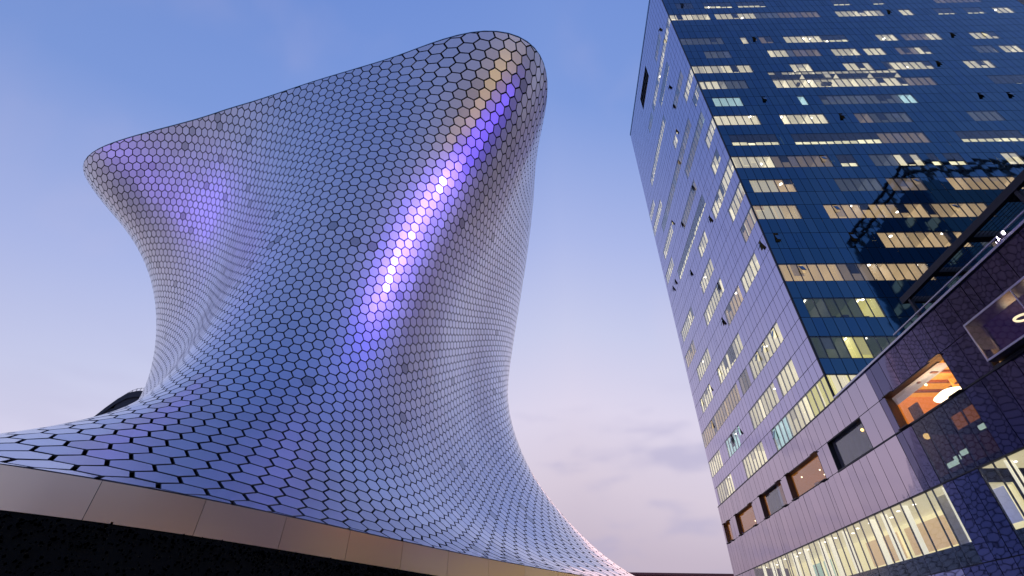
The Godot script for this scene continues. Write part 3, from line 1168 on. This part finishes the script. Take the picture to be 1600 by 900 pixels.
		li.position = g * Vector3(x0 + 2.3, y0 + 1.45, 1.5)
	else:
		var fu := tool()
		for i in 4:
			var fx := lerpf(x0 + 0.2, x1 - 0.9, i / 3.0) + rng.randf_range(-0.2, 0.2)
			add_box(fu, g, Vector3(fx, y0 + rng.randf_range(0.0, 0.5), 1.3 + 0.3 * i), Vector3(fx + rng.randf_range(0.3, 0.8), y0 + rng.randf_range(0.9, 1.9), 1.5 + 0.3 * i))
		put("furniture", fu.commit(), M.amber_dark, win)
		for i in 3:
			var fx := lerpf(x0 + 0.1, x1 - 1.0, rng.randf())
			var fy := y0 + 0.25 + i * 0.6
			put("glow_shelf", box_mesh(Vector3(fx, fy, 2.4), Vector3(minf(fx + rng.randf_range(0.8, 2.0), x1), fy + rng.randf_range(0.12, 0.35), 2.5), g), [M.orange_ceiling, M.red_seat, M.orange_wall][i], win)  # glowing stripes added to brighten the amber rooms
		put("bar", box_mesh(Vector3(x0, y0, 0.9), Vector3(lerpf(x0, x1, 0.55), y0 + 0.3, 1.3), g), M.orange_wall, win)
		for i in 4:
			lamp(win, g, Vector3(lerpf(x0 + 0.5, x1 - 0.5, rng.randf()), lerpf(y0 + 0.8, y1 - 0.25, rng.randf()), rng.randf_range(0.9, 2.4)), 0.055, M.ring)
		if kind == "amber":
			var sh := tool()
			rod(sh, g * Vector3(x0 + 1.4, y0 + 0.7, 1.2), g * Vector3(x0 + 1.4, y0 + 1.25, 1.2), 0.28, 0.14, 12)
			put("lamp_shade", sh.commit(), M.lantern, win)


func lamp(parent: Node3D, g: Transform3D, at: Vector3, r: float, m: Material) -> void:
	var s := SphereMesh.new()
	s.radius = r
	s.height = r * 2
	s.radial_segments = 12
	s.rings = 6
	put("lamp", s, m, parent, Transform3D(Basis.IDENTITY, g * at))


func bay(pod: Node3D, g: Transform3D) -> void:
	# boxy bay window that stands out of the front, dark glass, ring lamps inside
	var x0 := 12.0
	var x1 := 21.0
	var y0 := 12.72
	var y1 := 14.55
	var out := -0.55
	var fr := tool()
	add_box(fr, g, Vector3(x0, y1, out), Vector3(x1, y1 + 0.09, 0.3))
	add_box(fr, g, Vector3(x0, y0 - 0.09, out), Vector3(x1, y0, 0.3))
	add_box(fr, g, Vector3(x1 - 0.07, y0, out), Vector3(x1, y1, out + 0.07))
	add_box(fr, g, Vector3(x1 - 0.05, y0, 0.2), Vector3(x1, y1, 0.3))
	add_box(fr, g, Vector3(x1 - 3.0, y0, out), Vector3(x1 - 2.95, y1, out + 0.05))
	var win := put("bay_window", fr.commit(), M.alu, pod)
	put("pane", box_mesh(Vector3(x0, y0, out + 0.02), Vector3(x1 - 0.07, y1, out + 0.035), g), M.dark_pane, win)
	put("side_pane", box_mesh(Vector3(x1 - 0.035, y0 + 0.55, out + 0.08), Vector3(x1 - 0.02, y1, 0.19), g), M.white, win)
	put("lit_cheek", box_mesh(Vector3(x1 + 0.02, 12.55, 0.05), Vector3(x1 + 0.10, 14.0, 0.35), g), M.gill, win)
	var rv := tool()
	add_box(rv, g, Vector3(x1, 14.56, -0.02), Vector3(x1 + 0.5, 14.64, 0.5))
	add_box(rv, g, Vector3(x1 + 0.38, 12.5, -0.02), Vector3(x1 + 0.46, 14.56, 0.5))
	add_box(rv, g, Vector3(15.4, 12.46, -0.02), Vector3(x1 + 0.46, 12.6, 0.5))
	put("reveal", rv.commit(), M.frame, win)
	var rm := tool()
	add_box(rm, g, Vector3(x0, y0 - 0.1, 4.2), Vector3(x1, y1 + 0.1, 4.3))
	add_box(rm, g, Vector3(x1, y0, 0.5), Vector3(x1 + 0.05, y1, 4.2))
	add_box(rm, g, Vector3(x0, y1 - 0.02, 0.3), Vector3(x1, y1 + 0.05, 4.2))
	put("interior", rm.commit(), M.violet_glow, win)  # walls glow violet, for the sheen and LED light on the glass
	for q in [[19.6, 0.9], [18.15, 0.9], [16.4, 1.0]]:
		var t := TorusMesh.new()
		t.inner_radius = 0.27
		t.outer_radius = 0.38
		t.rings = 24
		t.ring_segments = 8
		put("ring_lamp", t, M.ring, win, Transform3D(Basis.IDENTITY, g * Vector3(q[0], 14.12, q[1])))
		var li := OmniLight3D.new()
		li.name = "ring_light"
		li.light_color = Color(1.0, 0.7, 0.4)
		li.light_energy = 0.25
		li.light_size = 0.25
		li.omni_range = 30.0
		li.omni_attenuation = 2.0
		li.shadow_enabled = true
		win.add_child(li, true)
		li.position = g * Vector3(q[0], 13.95, q[1])


func glimpses(pod: Node3D, g: Transform3D) -> void:
	# the storey under the orange room, seen through darker glass: lantern and glowing panel added for mirrored orange glow, cold strip lights
	var wl := tool()
	add_box(wl, g, Vector3(23.4, 9.5, 4.2), Vector3(29.2, 12.2, 4.3))
	add_box(wl, g, Vector3(29.1, 9.5, 0.13), Vector3(29.2, 12.2, 4.2))
	add_box(wl, g, Vector3(23.4, 9.5, 0.13), Vector3(23.5, 12.2, 4.2))
	var hall := put("dim_hall", wl.commit(), M.amber_dark, pod)
	lamp(hall, g, Vector3(28.1, 11.75, 0.5), 0.17, M.lantern)
	put("orange_glow_panel", box_mesh(Vector3(24.2, 11.5, 1.0), Vector3(26.6, 12.19, 1.08), g), M.orange_wall, hall)
	for q in [[28.3, 10.0, 0.9], [27.5, 10.15, 0.4], [26.9, 10.25, 0.5], [25.0, 10.9, 0.45]]:
		put("strip_light", box_mesh(Vector3(q[0] - q[2], q[1], 0.8), Vector3(q[0], q[1] + 0.22, 0.9), g), M.cold, hall)


func shop(pod: Node3D, g: Transform3D) -> void:
	# the long lit gallery behind the lower glazing, and the lit room to its right
	for part in [[28.0, 58.6, 3.4], [19.4, 25.3, 3.0]]:
		var x0: float = part[0]
		var x1: float = part[1]
		var d: float = part[2]
		var n := maxi(1, int((x1 - x0) / 4.6))
		for i in n:
			var a := lerpf(x0, x1, float(i) / n)
			var b := lerpf(x0, x1, float(i + 1) / n)
			var wl := tool()
			add_box(wl, g, Vector3(a, 6.42, d), Vector3(b, 9.2, d + 0.1))
			var room := put("window_glow", wl.commit(), M.shop_wall, pod)  # back wall glows itself instead of being lit
			var ct := tool()
			add_box(ct, g, Vector3(a, 9.12, 0.14), Vector3(b, 9.19, d))
			put("ceiling", ct.commit(), M.shop_ceiling, room)
			# pale fins
			for k in 2:
				var fx := lerpf(a, b, (k + rng.randf_range(0.2, 0.8)) / 2.0)
				put("fin", box_mesh(Vector3(fx, 6.42, 0.3), Vector3(fx + 0.06, 9.12, 0.7), g), M.shop_fin, room)
			for k in 3:
				var sp := tool()
				lens_spots(sp, g, lerpf(a, b, (k + 0.5) / 3.0), 9.10, 0.9 + 0.5 * (k % 2), 0.10)
				put("downlight", sp.commit(), M.spot, room)
			if x0 > 26.0:
				if a < 33.0:
					put("blue_wall", box_mesh(Vector3(a + 0.3, 7.4, d - 0.25), Vector3(b - 1.0, 9.1, d - 0.2), g), M.blue_wall, room)
					put("screen", box_mesh(Vector3(a + 1.2, 7.5, d - 0.6), Vector3(a + 2.1, 8.1, d - 0.55), g), M.screen, room)
				elif a < 38.5:
					put("notice_board", box_mesh(Vector3(a + 0.4, 7.2, d - 0.25), Vector3(b - 0.5, 8.8, d - 0.2), g), M.board, room)
				elif i % 2 == 0:
					put("teal_panel", box_mesh(Vector3(a + 0.5, 6.6, d - 0.25), Vector3(a + 1.9, 8.6, d - 0.2), g), M.teal, room)
					put("teal_panel", box_mesh(Vector3(a + 2.6, 6.6, d - 0.25), Vector3(b - 0.3, 8.6, d - 0.2), g), M.teal, room)
			else:
				put("partition", box_mesh(Vector3(a + 0.6, 6.42, 1.5), Vector3(b - 1.2, 8.2, 1.6), g), M.white, room)
	# warm shops further along, towards and behind the camera
	for i in 12:
		var a := -46.0 + i * 4.9
		for lv in [[0.1, 2.6], [2.7, 5.4]]:
			var wl := tool()
			add_box(wl, g, Vector3(a, lv[0], 3.0), Vector3(a + 4.9, lv[1], 3.1))
			var room := put("shop_window", wl.commit(), M.amber_shop if (i + int(lv[0])) % 3 else M.shop_wall, pod)
			put("ceiling", box_mesh(Vector3(a, lv[1] - 0.06, 0.14), Vector3(a + 4.9, lv[1], 3.0), g), M.shop_ceiling, room)
	for i in 5:
		var a := -42.0 + i * 12.0
		put("window_glow", box_mesh(Vector3(a, 12.5, 2.0), Vector3(a + 6.0, 14.6, 2.1), g), M.orange_wall, pod)
	# sheets of paper pinned to a white wall at the gallery's right end
	var room2 := put("display_wall", box_mesh(Vector3(28.1, 6.45, 1.2), Vector3(30.6, 9.1, 1.28), g), M.white, pod)
	for i in 3:
		for j in 5:
			put("sheet", box_mesh(Vector3(28.45 + i * 0.34, 6.75 + j * 0.36, 1.17), Vector3(28.72 + i * 0.34, 7.05 + j * 0.36, 1.195), g), M.paper, room2)


# ---------------------------------------------------------------- things far off and on the roof

func build_ground() -> void:
	var st := tool()
	var q := [Vector3(-1500, 0, -1500), Vector3(1500, 0, -1500), Vector3(1500, 0, 1500), Vector3(-1500, 0, 1500)]
	face(st, q, Vector3.UP)
	var o := put("ground", st.commit(), M.asphalt, self)
	o.set_meta("kind", "structure")
	o.set_meta("label", "dark city ground round the plaza")
	var pl := tool()
	var r := [Vector3(-90, 0.004, -110), Vector3(20.5, 0.004, -110), Vector3(20.5, 0.004, 60), Vector3(-90, 0.004, 60)]
	face(pl, r, Vector3.UP)
	o = put("plaza_paving", pl.commit(), M.paving, self)
	o.set_meta("kind", "structure")
	o.set_meta("label", "pale paved plaza between the museum and the podium")


func build_far_things() -> void:
	# a long brick-red block closing the gap
	var b := base("brick_building", Vector3(36, 0, -124))
	tag(b, "low brick-red building far off in the gap between museum and tower", "building")
	put("wall", box_mesh(Vector3(-16, 0, -6), Vector3(26, 15.7, 6)), M.brick, b)
	put("roof_edge", box_mesh(Vector3(-16.2, 15.7, -6.2), Vector3(26.2, 16.15, 6.2)), M.brick, b)
	for i in 6:
		put("window", box_mesh(Vector3(-13 + i * 6.0, 11.5, 5.96), Vector3(-11 + i * 6.0, 13.5, 6.05)), M.frame, b)
	# dark round-shouldered building past the museum's left flank
	var c := base("arched_roof_building", Vector3(-68, 0, -90))
	tag(c, "dark grey building with a curved roof and railing behind the museum's left flank", "building")
	var st := tool()
	var prof := []
	for i in 15:
		var t := i / 14.0
		prof.append(Vector2(lerpf(-5.8, 14.0, t), 33.6 + 5.6 * sin(minf(t * 3.6, 1.0) * PI * 0.5)))
	for i in 14:
		var p: Vector2 = prof[i]
		var q: Vector2 = prof[i + 1]
		add_box(st, Transform3D.IDENTITY, Vector3(p.x, 0, -9), Vector3(q.x, minf(p.y, q.y), 9))
		var s := [Vector3(p.x, p.y, 9.2), Vector3(q.x, q.y, 9.2), Vector3(q.x, q.y, -9), Vector3(p.x, p.y, -9), Vector3(p.x, p.y - 1.2, 9.2), Vector3(q.x, q.y - 1.2, 9.2)]
		face(st, [s[0], s[1], s[2], s[3]], Vector3.UP)
		face(st, [s[4], s[0], s[1], s[5]], Vector3.BACK)
	put("wall", st.commit(), M.concrete, c)
	var rail := tool()
	var posts := 30
	for i in posts:
		var t := i / float(posts - 1)
		var y := 33.6 + 5.6 * sin(minf(t * 3.6, 1.0) * PI * 0.5)
		var x := lerpf(-5.8, 14.0, t)
		rod(rail, Vector3(x, y, 8.6), Vector3(x + 0.1, y + 0.85, 8.6), 0.05, 0.05, 5)
		if i > 0:
			var t0 := (i - 1) / float(posts - 1)
			rod(rail, Vector3(lerpf(-5.8, 14.0, t0) + 0.1, 34.4 + 5.6 * sin(minf(t0 * 3.6, 1.0) * PI * 0.5), 8.6), Vector3(x + 0.1, y + 0.8, 8.6), 0.035, 0.035, 5)
	put("railing", rail.commit(), M.steel, c)


func build_tower_behind() -> void:
	# a dark tower behind the podium, out of the frame; the office tower mirrors its lattice crown
	var t := base("dark_tower", Vector3(105, 0, 18))
	tag(t, "dark tower with an open lattice crown behind the podium", "tower")
	put("wall", box_mesh(Vector3(-20.6, 0, -11.4), Vector3(24, 84, 14)), M.dark_glass, t)
	var st := tool()
	for i in 12:
		var x := lerpf(-20.4, 23.8, i / 11.0)
		add_box(st, Transform3D.IDENTITY, Vector3(x - 0.25, 84, -11.4), Vector3(x + 0.25, 90, -10.9))
		add_box(st, Transform3D.IDENTITY, Vector3(x - 0.25, 84, 13.4), Vector3(x + 0.25, 90, 13.9))
	for i in 8:
		var z := lerpf(-11.0, 13.5, i / 7.0)
		add_box(st, Transform3D.IDENTITY, Vector3(-20.6, 84, z - 0.25), Vector3(-20.1, 90, z + 0.25))
		if i < 7:
			rod(st, Vector3(-20.3, 84, z), Vector3(-20.3, 90, z + 3.5), 0.18, 0.18, 6)
	for y in [87.0, 89.6]:
		add_box(st, Transform3D.IDENTITY, Vector3(-20.7, y, -11.5), Vector3(24.1, y + 0.45, -10.8))
		add_box(st, Transform3D.IDENTITY, Vector3(-20.7, y, -10.8), Vector3(-20.0, y + 0.45, 14.1))
	put("lattice_crown", st.commit(), M.frame, t)
	for k in 14:
		for i in 6:
			if rng.randf() < 0.35:
				var z := -10.0 + i * 3.9
				put("window_glow", box_mesh(Vector3(-20.68, 20 + k * 4.4, z), Vector3(-20.58, 22 + k * 4.4, z + 2.6)), M.room50, t)


func build_roof_things() -> void:
	# dark louvred canopy over the podium terrace
	var g := Transform3D(front().basis, Vector3.ZERO)
	var at := front() * Vector3(26.4, 16.55, 2.2)
	var can := base("louvred_canopy", at)
	tag(can, "dark slatted canopy over the podium roof terrace, in front of the tower", "canopy")
	var f := Transform3D(front().basis, front().origin - at)
	var y := 19.7
	var x0 := -6.0
	var x1 := 26.35
	var z0 := 1.95
	var z1 := 7.4
	var fr := tool()
	add_box(fr, f, Vector3(x0, y, z0), Vector3(x1, y + 0.42, z0 + 0.26))
	add_box(fr, f, Vector3(x0, y, z1 - 0.25), Vector3(x1, y + 0.4, z1))
	add_box(fr, f, Vector3(x1 - 0.22, y + 0.01, z0 + 0.28), Vector3(x1, y + 0.42, z1 - 0.25))
	put("frame", fr.commit(), M.louvre, can)
	var bays := 11
	for i in range(1, bays):
		var x := lerpf(x1, x0, float(i) / bays)
		put("cross_beam", box_mesh(Vector3(x - 0.22, y + 0.02, z0 + 0.28), Vector3(x + 0.22, y + 0.36, z1 - 0.25), f), M.louvre, can)
	for b in bays:
		var xa := lerpf(x1, x0, float(b) / bays) - 0.22
		var xb := lerpf(x1, x0, float(b + 1) / bays) + 0.22
		for i in 22:
			var z := lerpf(z0 + 0.45, z1 - 0.4, i / 21.0)
			var t := f * Transform3D(Basis(Vector3.RIGHT, -0.62), Vector3(0, y + 0.2, z))
			put("slat", box_mesh(Vector3(xb, -0.012, -0.06), Vector3(xa, 0.012, 0.06)), M.louvre, can, t)
	for x in [25.8, 17.0, 8.0, -1.0]:
		for z in [z0 + 0.14, z1 - 0.14]:
			put("post", box_mesh(Vector3(x - 0.09, 16.55, z - 0.09), Vector3(x + 0.09, y, z + 0.09), f), M.louvre, can)


func build_floodlights() -> void:
	# coloured floodlights on the podium's edge wash the museum
	var f := front()
	for i in 2:
		var at: Vector3 = f * Vector3([17.1, 17.45][i], 16.86, -0.02)
		var fl := base("led_floodlight", at)
		tag(fl, ["larger glowing violet floodlight on the podium's parapet", "small round glowing floodlight just below the larger one on the parapet"][i], "floodlight", "floodlights on the parapet")
		var h := [0.22, 0.1][i] as float
		put("housing", box_mesh(Vector3(-h * 0.5, 0, -h), Vector3(h * 0.5, h * 0.9, h), Transform3D(f.basis, Vector3.ZERO)), M.frame, fl)
		put("lamp_glass", box_mesh(Vector3(-h * 0.9, 0.02, -h * 0.7), Vector3(h * 0.9, h * 0.85, -h * 0.52), Transform3D(f.basis, Vector3.ZERO)), M.led_lamp, fl)
	var m1 := mast(f * Vector3(11.0, 16.55, 2.0), 23.4, Vector3(-9, 33, -32), Color(0.62, 0.50, 1.0), 620.0, 0.6, "tall floodlight mast on the podium roof turned to the museum", 15.0)
	var from := Vector3(0, 22.7, 0)
	var look := (Vector3(-5, 32, -36) - (m1.position + from)).normalized()
	put("lower_lamp_glass", box_mesh(Vector3(-0.9, -0.5, -0.05), Vector3(0.9, 0.15, 0.0)), glow(Color(0.42, 0.3, 1.0), 6.0), m1, Transform3D(Basis.looking_at(look), from - look * 0.1 + Vector3.DOWN * 0.4))
	add_spot(m1, from + look * 0.3, look, Color(0.42, 0.29, 1.0), 420.0, 6.0, 34.0, 1.0)
	mast(f * Vector3(-17.5, 16.55, 1.0), 26.5, Vector3(-2.6, 49.5, -26), Color(1.0, 0.84, 0.36), 210.0, 9.0, "nearer floodlight mast on the podium roof with amber lamp", 13.0)
	mast(Vector3(-88, 0, -22), 54.0, Vector3(-33, 36, -40), Color(0.50, 0.34, 1.0), 170.0, 8.0, "tall floodlight mast at the plaza's far left with violet lamp", 20.0)

func mast(at: Vector3, high: float, aim: Vector3, c: Color, energy: float, size: float, label: String, angle: float) -> Node3D:
	var m := base("floodlight_mast", at)
	tag(m, label, "floodlight")
	var st := tool()
	rod(st, Vector3.ZERO, Vector3(0, high - 0.6, 0), 0.16, 0.09, 10)
	put("pole", st.commit(), M.steel, m)
	var look := (aim - (at + Vector3(0, high, 0))).normalized()
	var b := Basis.looking_at(look)
	put("housing", box_mesh(Vector3(-0.6, -0.45, -0.05), Vector3(0.6, 0.45, 0.3)), M.frame, m, Transform3D(b, Vector3(0, high, 0)))
	put("lamp_glass", box_mesh(Vector3(-0.55, -0.4, -0.09), Vector3(0.55, 0.4, -0.052)), glow(c, 12.0), m, Transform3D(b, Vector3(0, high, 0)))
	add_spot(m, Vector3(0, high, 0) + look * 0.25, look, c, energy, size, angle, 1.0)
	return m


func parapet_flood(at: Vector3, aim: Vector3, c: Color, energy: float, which: String) -> void:
	var m := base("parapet_floodlight", at)
	tag(m, "violet floodlight clamped on the podium parapet, %s of the three beyond the two small ones" % which, "floodlight", "violet parapet floodlights")
	var look := (aim - at).normalized()
	var b := Basis.looking_at(look)
	put("housing", box_mesh(Vector3(-0.5, -0.3, -0.05), Vector3(0.5, 0.3, 0.25)), M.frame, m, Transform3D(b, Vector3(0, 0.4, 0)))
	put("lamp_glass", box_mesh(Vector3(-0.46, -0.26, -0.09), Vector3(0.46, 0.26, -0.052)), glow(c, 8.0), m, Transform3D(b, Vector3(0, 0.4, 0)))
	add_spot(m, Vector3(0, 0.4, 0) + look * 0.25, look, c, energy, 0.8, 60.0, 1.0)


func roof_flood(at: Vector3, aim: Vector3, c: Color, energy: float) -> void:
	var m := base("roof_floodlight", at)
	tag(m, "violet floodlight on the podium roof, set back behind the parapet", "floodlight")
	var look := (aim - (at + Vector3(0, 1.1, 0))).normalized()
	var b := Basis.looking_at(look)
	var st := tool()
	rod(st, Vector3.ZERO, Vector3(0, 0.8, 0), 0.06, 0.06, 8)
	put("pole", st.commit(), M.steel, m)
	put("housing", box_mesh(Vector3(-0.5, -0.3, -0.05), Vector3(0.5, 0.3, 0.25)), M.frame, m, Transform3D(b, Vector3(0, 1.1, 0)))
	put("lamp_glass", box_mesh(Vector3(-0.46, -0.26, -0.09), Vector3(0.46, 0.26, -0.052)), glow(c, 8.0), m, Transform3D(b, Vector3(0, 1.1, 0)))
	add_spot(m, Vector3(0, 1.1, 0) + look * 0.25, look, c, energy, 1.0, 42.0, 1.0)


func plaza_lamp(at: Vector3) -> void:
	var m := base("plaza_lamp", at)
	tag(m, "warm globe lamp on a slim post on the plaza", "street lamp")
	var st := tool()
	rod(st, Vector3.ZERO, Vector3(0, 4.4, 0), 0.07, 0.05, 10)
	put("post", st.commit(), M.steel, m)
	var s := SphereMesh.new()
	s.radius = 0.2
	s.height = 0.4
	put("globe", s, glow(Color(1.0, 0.7, 0.36), 8.0), m, Transform3D(Basis.IDENTITY, Vector3(0, 4.6, 0)))
	var li := OmniLight3D.new()
	li.name = "lamp_light"
	li.light_color = Color(1.0, 0.72, 0.38)
	li.light_energy = 60.0
	li.light_size = 0.2
	li.omni_range = 120.0
	li.omni_attenuation = 2.0
	li.shadow_enabled = true
	m.add_child(li, true)
	li.position = Vector3(0, 4.6, 0)


func ground_flood(at: Vector3, aim: Vector3, c: Color, energy: float, label: String) -> void:
	var m := base("ground_floodlight", Vector3(at.x, 0, at.z))
	tag(m, label, "floodlight")
	var look := (aim - at).normalized()
	var b := Basis.looking_at(look)
	put("housing", box_mesh(Vector3(-0.4, -0.28, -0.05), Vector3(0.4, 0.28, 0.25)), M.frame, m, Transform3D(b, Vector3(0, at.y, 0)))
	put("lamp_glass", box_mesh(Vector3(-0.36, -0.24, -0.09), Vector3(0.36, 0.24, -0.052)), glow(c, 10.0), m, Transform3D(b, Vector3(0, at.y, 0)))
	add_spot(m, Vector3(0, at.y, 0) + look * 0.25, look, c, energy, 0.35, 60.0, 1.0)


func add_spot(parent: Node3D, at: Vector3, look: Vector3, c: Color, energy: float, size: float, angle: float, soft: float) -> void:
	var s := SpotLight3D.new()
	s.name = "beam"
	s.light_color = c
	s.light_energy = energy
	s.light_size = size
	s.spot_angle = angle
	s.spot_angle_attenuation = soft
	s.spot_range = 200.0
	s.spot_attenuation = 2.0
	s.shadow_enabled = true
	parent.add_child(s, true)
	s.transform = Transform3D(Basis.looking_at(look), at)


# control net of the museum's skin (logarithm of the radius, base to rim) and of its honeycomb
const RADII := [
	[3.249, 3.269, 3.278, 3.274, 3.264, 3.257, 3.265, 3.297, 3.364, 3.459, 3.536, 3.561, 3.543, 3.494, 3.428, 3.356, 3.286, 3.223, 3.168, 3.123, 3.087, 3.058, 3.037, 3.022, 3.012, 3.006, 3.003, 3.003, 3.005, 3.010, 3.018, 3.029, 3.045, 3.066, 3.091, 3.118, 3.147, 3.175, 3.201, 3.226],
	[3.053, 3.048, 3.040, 3.006, 2.963, 2.939, 2.949, 2.994, 3.086, 3.230, 3.311, 3.281, 3.219, 3.155, 3.100, 3.057, 3.023, 2.995, 2.973, 2.957, 2.945, 2.937, 2.934, 2.935, 2.938, 2.944, 2.950, 2.956, 2.961, 2.964, 2.966, 2.968, 2.970, 2.974, 2.982, 2.994, 3.010, 3.028, 3.045, 3.054],
	[2.878, 2.837, 2.800, 2.748, 2.703, 2.689, 2.721, 2.799, 2.904, 3.030, 3.100, 3.027, 2.928, 2.854, 2.809, 2.787, 2.779, 2.781, 2.789, 2.799, 2.811, 2.824, 2.838, 2.853, 2.870, 2.885, 2.898, 2.908, 2.915, 2.918, 2.917, 2.913, 2.905, 2.896, 2.887, 2.881, 2.881, 2.885, 2.891, 2.892],
	[2.706, 2.654, 2.583, 2.530, 2.514, 2.534, 2.591, 2.689, 2.785, 2.838, 2.829, 2.751, 2.671, 2.605, 2.563, 2.548, 2.557, 2.584, 2.619, 2.655, 2.688, 2.721, 2.752, 2.782, 2.809, 2.831, 2.847, 2.860, 2.868, 2.871, 2.870, 2.863, 2.851, 2.834, 2.812, 2.789, 2.769, 2.754, 2.743, 2.729],
	[2.556, 2.497, 2.433, 2.402, 2.419, 2.469, 2.546, 2.632, 2.691, 2.698, 2.655, 2.572, 2.480, 2.407, 2.361, 2.346, 2.363, 2.408, 2.468, 2.528, 2.584, 2.637, 2.686, 2.726, 2.758, 2.781, 2.799, 2.812, 2.820, 2.824, 2.824, 2.818, 2.807, 2.789, 2.763, 2.729, 2.691, 2.655, 2.628, 2.602],
	[2.498, 2.437, 2.390, 2.383, 2.426, 2.497, 2.575, 2.629, 2.637, 2.594, 2.518, 2.424, 2.329, 2.254, 2.208, 2.194, 2.216, 2.270, 2.347, 2.431, 2.515, 2.589, 2.646, 2.687, 2.717, 2.739, 2.755, 2.767, 2.774, 2.778, 2.779, 2.776, 2.770, 2.758, 2.739, 2.710, 2.669, 2.617, 2.572, 2.542],
	[2.519, 2.471, 2.447, 2.466, 2.520, 2.592, 2.642, 2.644, 2.591, 2.497, 2.390, 2.292, 2.208, 2.145, 2.111, 2.110, 2.144, 2.211, 2.301, 2.409, 2.512, 2.585, 2.633, 2.667, 2.691, 2.707, 2.719, 2.727, 2.732, 2.735, 2.736, 2.736, 2.736, 2.734, 2.730, 2.720, 2.703, 2.674, 2.629, 2.574],
	[2.620, 2.585, 2.583, 2.620, 2.672, 2.709, 2.696, 2.626, 2.522, 2.404, 2.290, 2.198, 2.130, 2.088, 2.076, 2.101, 2.165, 2.261, 2.380, 2.496, 2.579, 2.626, 2.655, 2.674, 2.685, 2.692, 2.695, 2.695, 2.695, 2.694, 2.695, 2.698, 2.705, 2.715, 2.728, 2.741, 2.752, 2.750, 2.723, 2.670],
	[2.745, 2.728, 2.755, 2.824, 2.880, 2.842, 2.687, 2.552, 2.429, 2.321, 2.227, 2.153, 2.106, 2.093, 2.108, 2.151, 2.238, 2.374, 2.551, 2.719, 2.749, 2.743, 2.734, 2.722, 2.710, 2.699, 2.686, 2.674, 2.663, 2.656, 2.654, 2.661, 2.675, 2.697, 2.724, 2.754, 2.780, 2.794, 2.793, 2.779],
	[2.836, 2.842, 2.893, 2.999, 3.072, 2.960, 2.629, 2.462, 2.343, 2.256, 2.188, 2.149, 2.134, 2.150, 2.193, 2.252, 2.354, 2.505, 2.721, 2.997, 3.035, 2.963, 2.883, 2.823, 2.776, 2.734, 2.695, 2.660, 2.634, 2.619, 2.616, 2.625, 2.646, 2.677, 2.714, 2.754, 2.790, 2.820, 2.839, 2.843],
	[2.893, 2.931, 2.999, 3.080, 3.090, 2.943, 2.667, 2.439, 2.281, 2.194, 2.162, 2.168, 2.198, 2.246, 2.313, 2.401, 2.520, 2.665, 2.826, 2.988, 3.073, 3.101, 3.068, 2.990, 2.894, 2.800, 2.717, 2.653, 2.608, 2.584, 2.578, 2.590, 2.617, 2.654, 2.698, 2.743, 2.786, 2.822, 2.849, 2.870],
]
const CELLS_ALONG := [
	[118.19, 109.82, 100.09, 88.89, 76.07, 61.80, 47.05, 33.55, 22.82, 14.52, 6.94, -1.19, -10.35, -20.41, -31.02, -41.99, -53.27, -64.91],
	[110.72, 99.09, 87.48, 75.92, 64.41, 52.69, 40.02, 26.19, 13.59, 5.29, -2.43, -10.77, -19.72, -29.27, -39.66, -51.09, -63.57, -77.00],
	[102.90, 89.16, 76.17, 64.00, 52.67, 42.00, 31.49, 19.75, 6.60, -2.89, -11.04, -19.13, -27.64, -37.17, -48.17, -60.63, -74.33, -89.11],
	[94.77, 79.91, 66.04, 53.23, 41.52, 30.97, 21.30, 11.20, 0.00, -9.86, -18.06, -25.59, -33.98, -44.40, -56.78, -70.58, -85.45, -101.32],
	[86.38, 71.11, 56.84, 43.62, 31.51, 20.59, 10.82, 2.03, -6.89, -15.75, -22.76, -29.66, -39.28, -51.67, -65.63, -80.66, -96.71, -113.80],
	[77.77, 62.56, 48.29, 35.01, 22.78, 11.73, 2.16, -5.55, -13.11, -20.10, -25.84, -33.61, -45.42, -59.13, -74.17, -90.45, -107.98, -126.76],
	[68.99, 54.12, 40.18, 27.23, 15.39, 4.83, -4.27, -11.81, -18.23, -23.39, -28.60, -37.19, -50.11, -65.10, -81.65, -99.76, -119.35, -140.33],
	[60.06, 45.72, 32.42, 20.24, 9.24, -0.50, -8.96, -16.03, -21.60, -26.23, -31.55, -39.75, -52.19, -68.53, -87.63, -108.58, -130.91, -154.49],
]
const CELLS_UP := [
	[-15.07, -12.51, -11.11, -10.95, -12.18, -14.98, -19.52, -26.10, -34.75, -44.38, -53.75, -62.42, -70.46, -78.08, -85.55, -93.08, -100.80, -108.75],
	[3.62, 3.40, 2.81, 1.86, 0.47, -1.61, -4.87, -10.29, -18.87, -28.75, -37.77, -45.85, -53.46, -61.06, -69.00, -77.44, -86.40, -95.87],
	[22.48, 19.74, 17.12, 14.64, 12.29, 9.80, 6.19, 0.25, -7.95, -16.09, -23.76, -30.79, -37.65, -44.99, -53.12, -62.05, -71.71, -82.03],
	[41.56, 36.49, 31.81, 27.46, 23.28, 18.90, 13.80, 7.30, -0.00, -6.27, -11.92, -17.35, -23.13, -30.00, -37.97, -46.90, -56.66, -67.18],
	[60.92, 53.65, 46.83, 40.37, 34.07, 27.66, 21.06, 14.09, 8.18, 2.98, -1.34, -5.39, -10.19, -16.27, -23.58, -31.92, -41.18, -51.27],
	[80.57, 71.23, 62.22, 53.55, 45.27, 37.33, 29.49, 21.14, 15.59, 11.56, 8.45, 5.52, 1.40, -3.71, -9.86, -17.06, -25.23, -34.30],
	[100.43, 89.25, 78.18, 67.32, 56.88, 47.04, 37.43, 27.35, 21.39, 18.71, 16.71, 14.46, 11.61, 7.94, 3.31, -2.29, -8.85, -16.34],
	[120.44, 107.74, 94.90, 81.87, 68.60, 55.24, 42.56, 32.40, 26.63, 24.37, 23.28, 22.08, 20.58, 18.62, 15.94, 12.39, 7.93, 2.55],
]
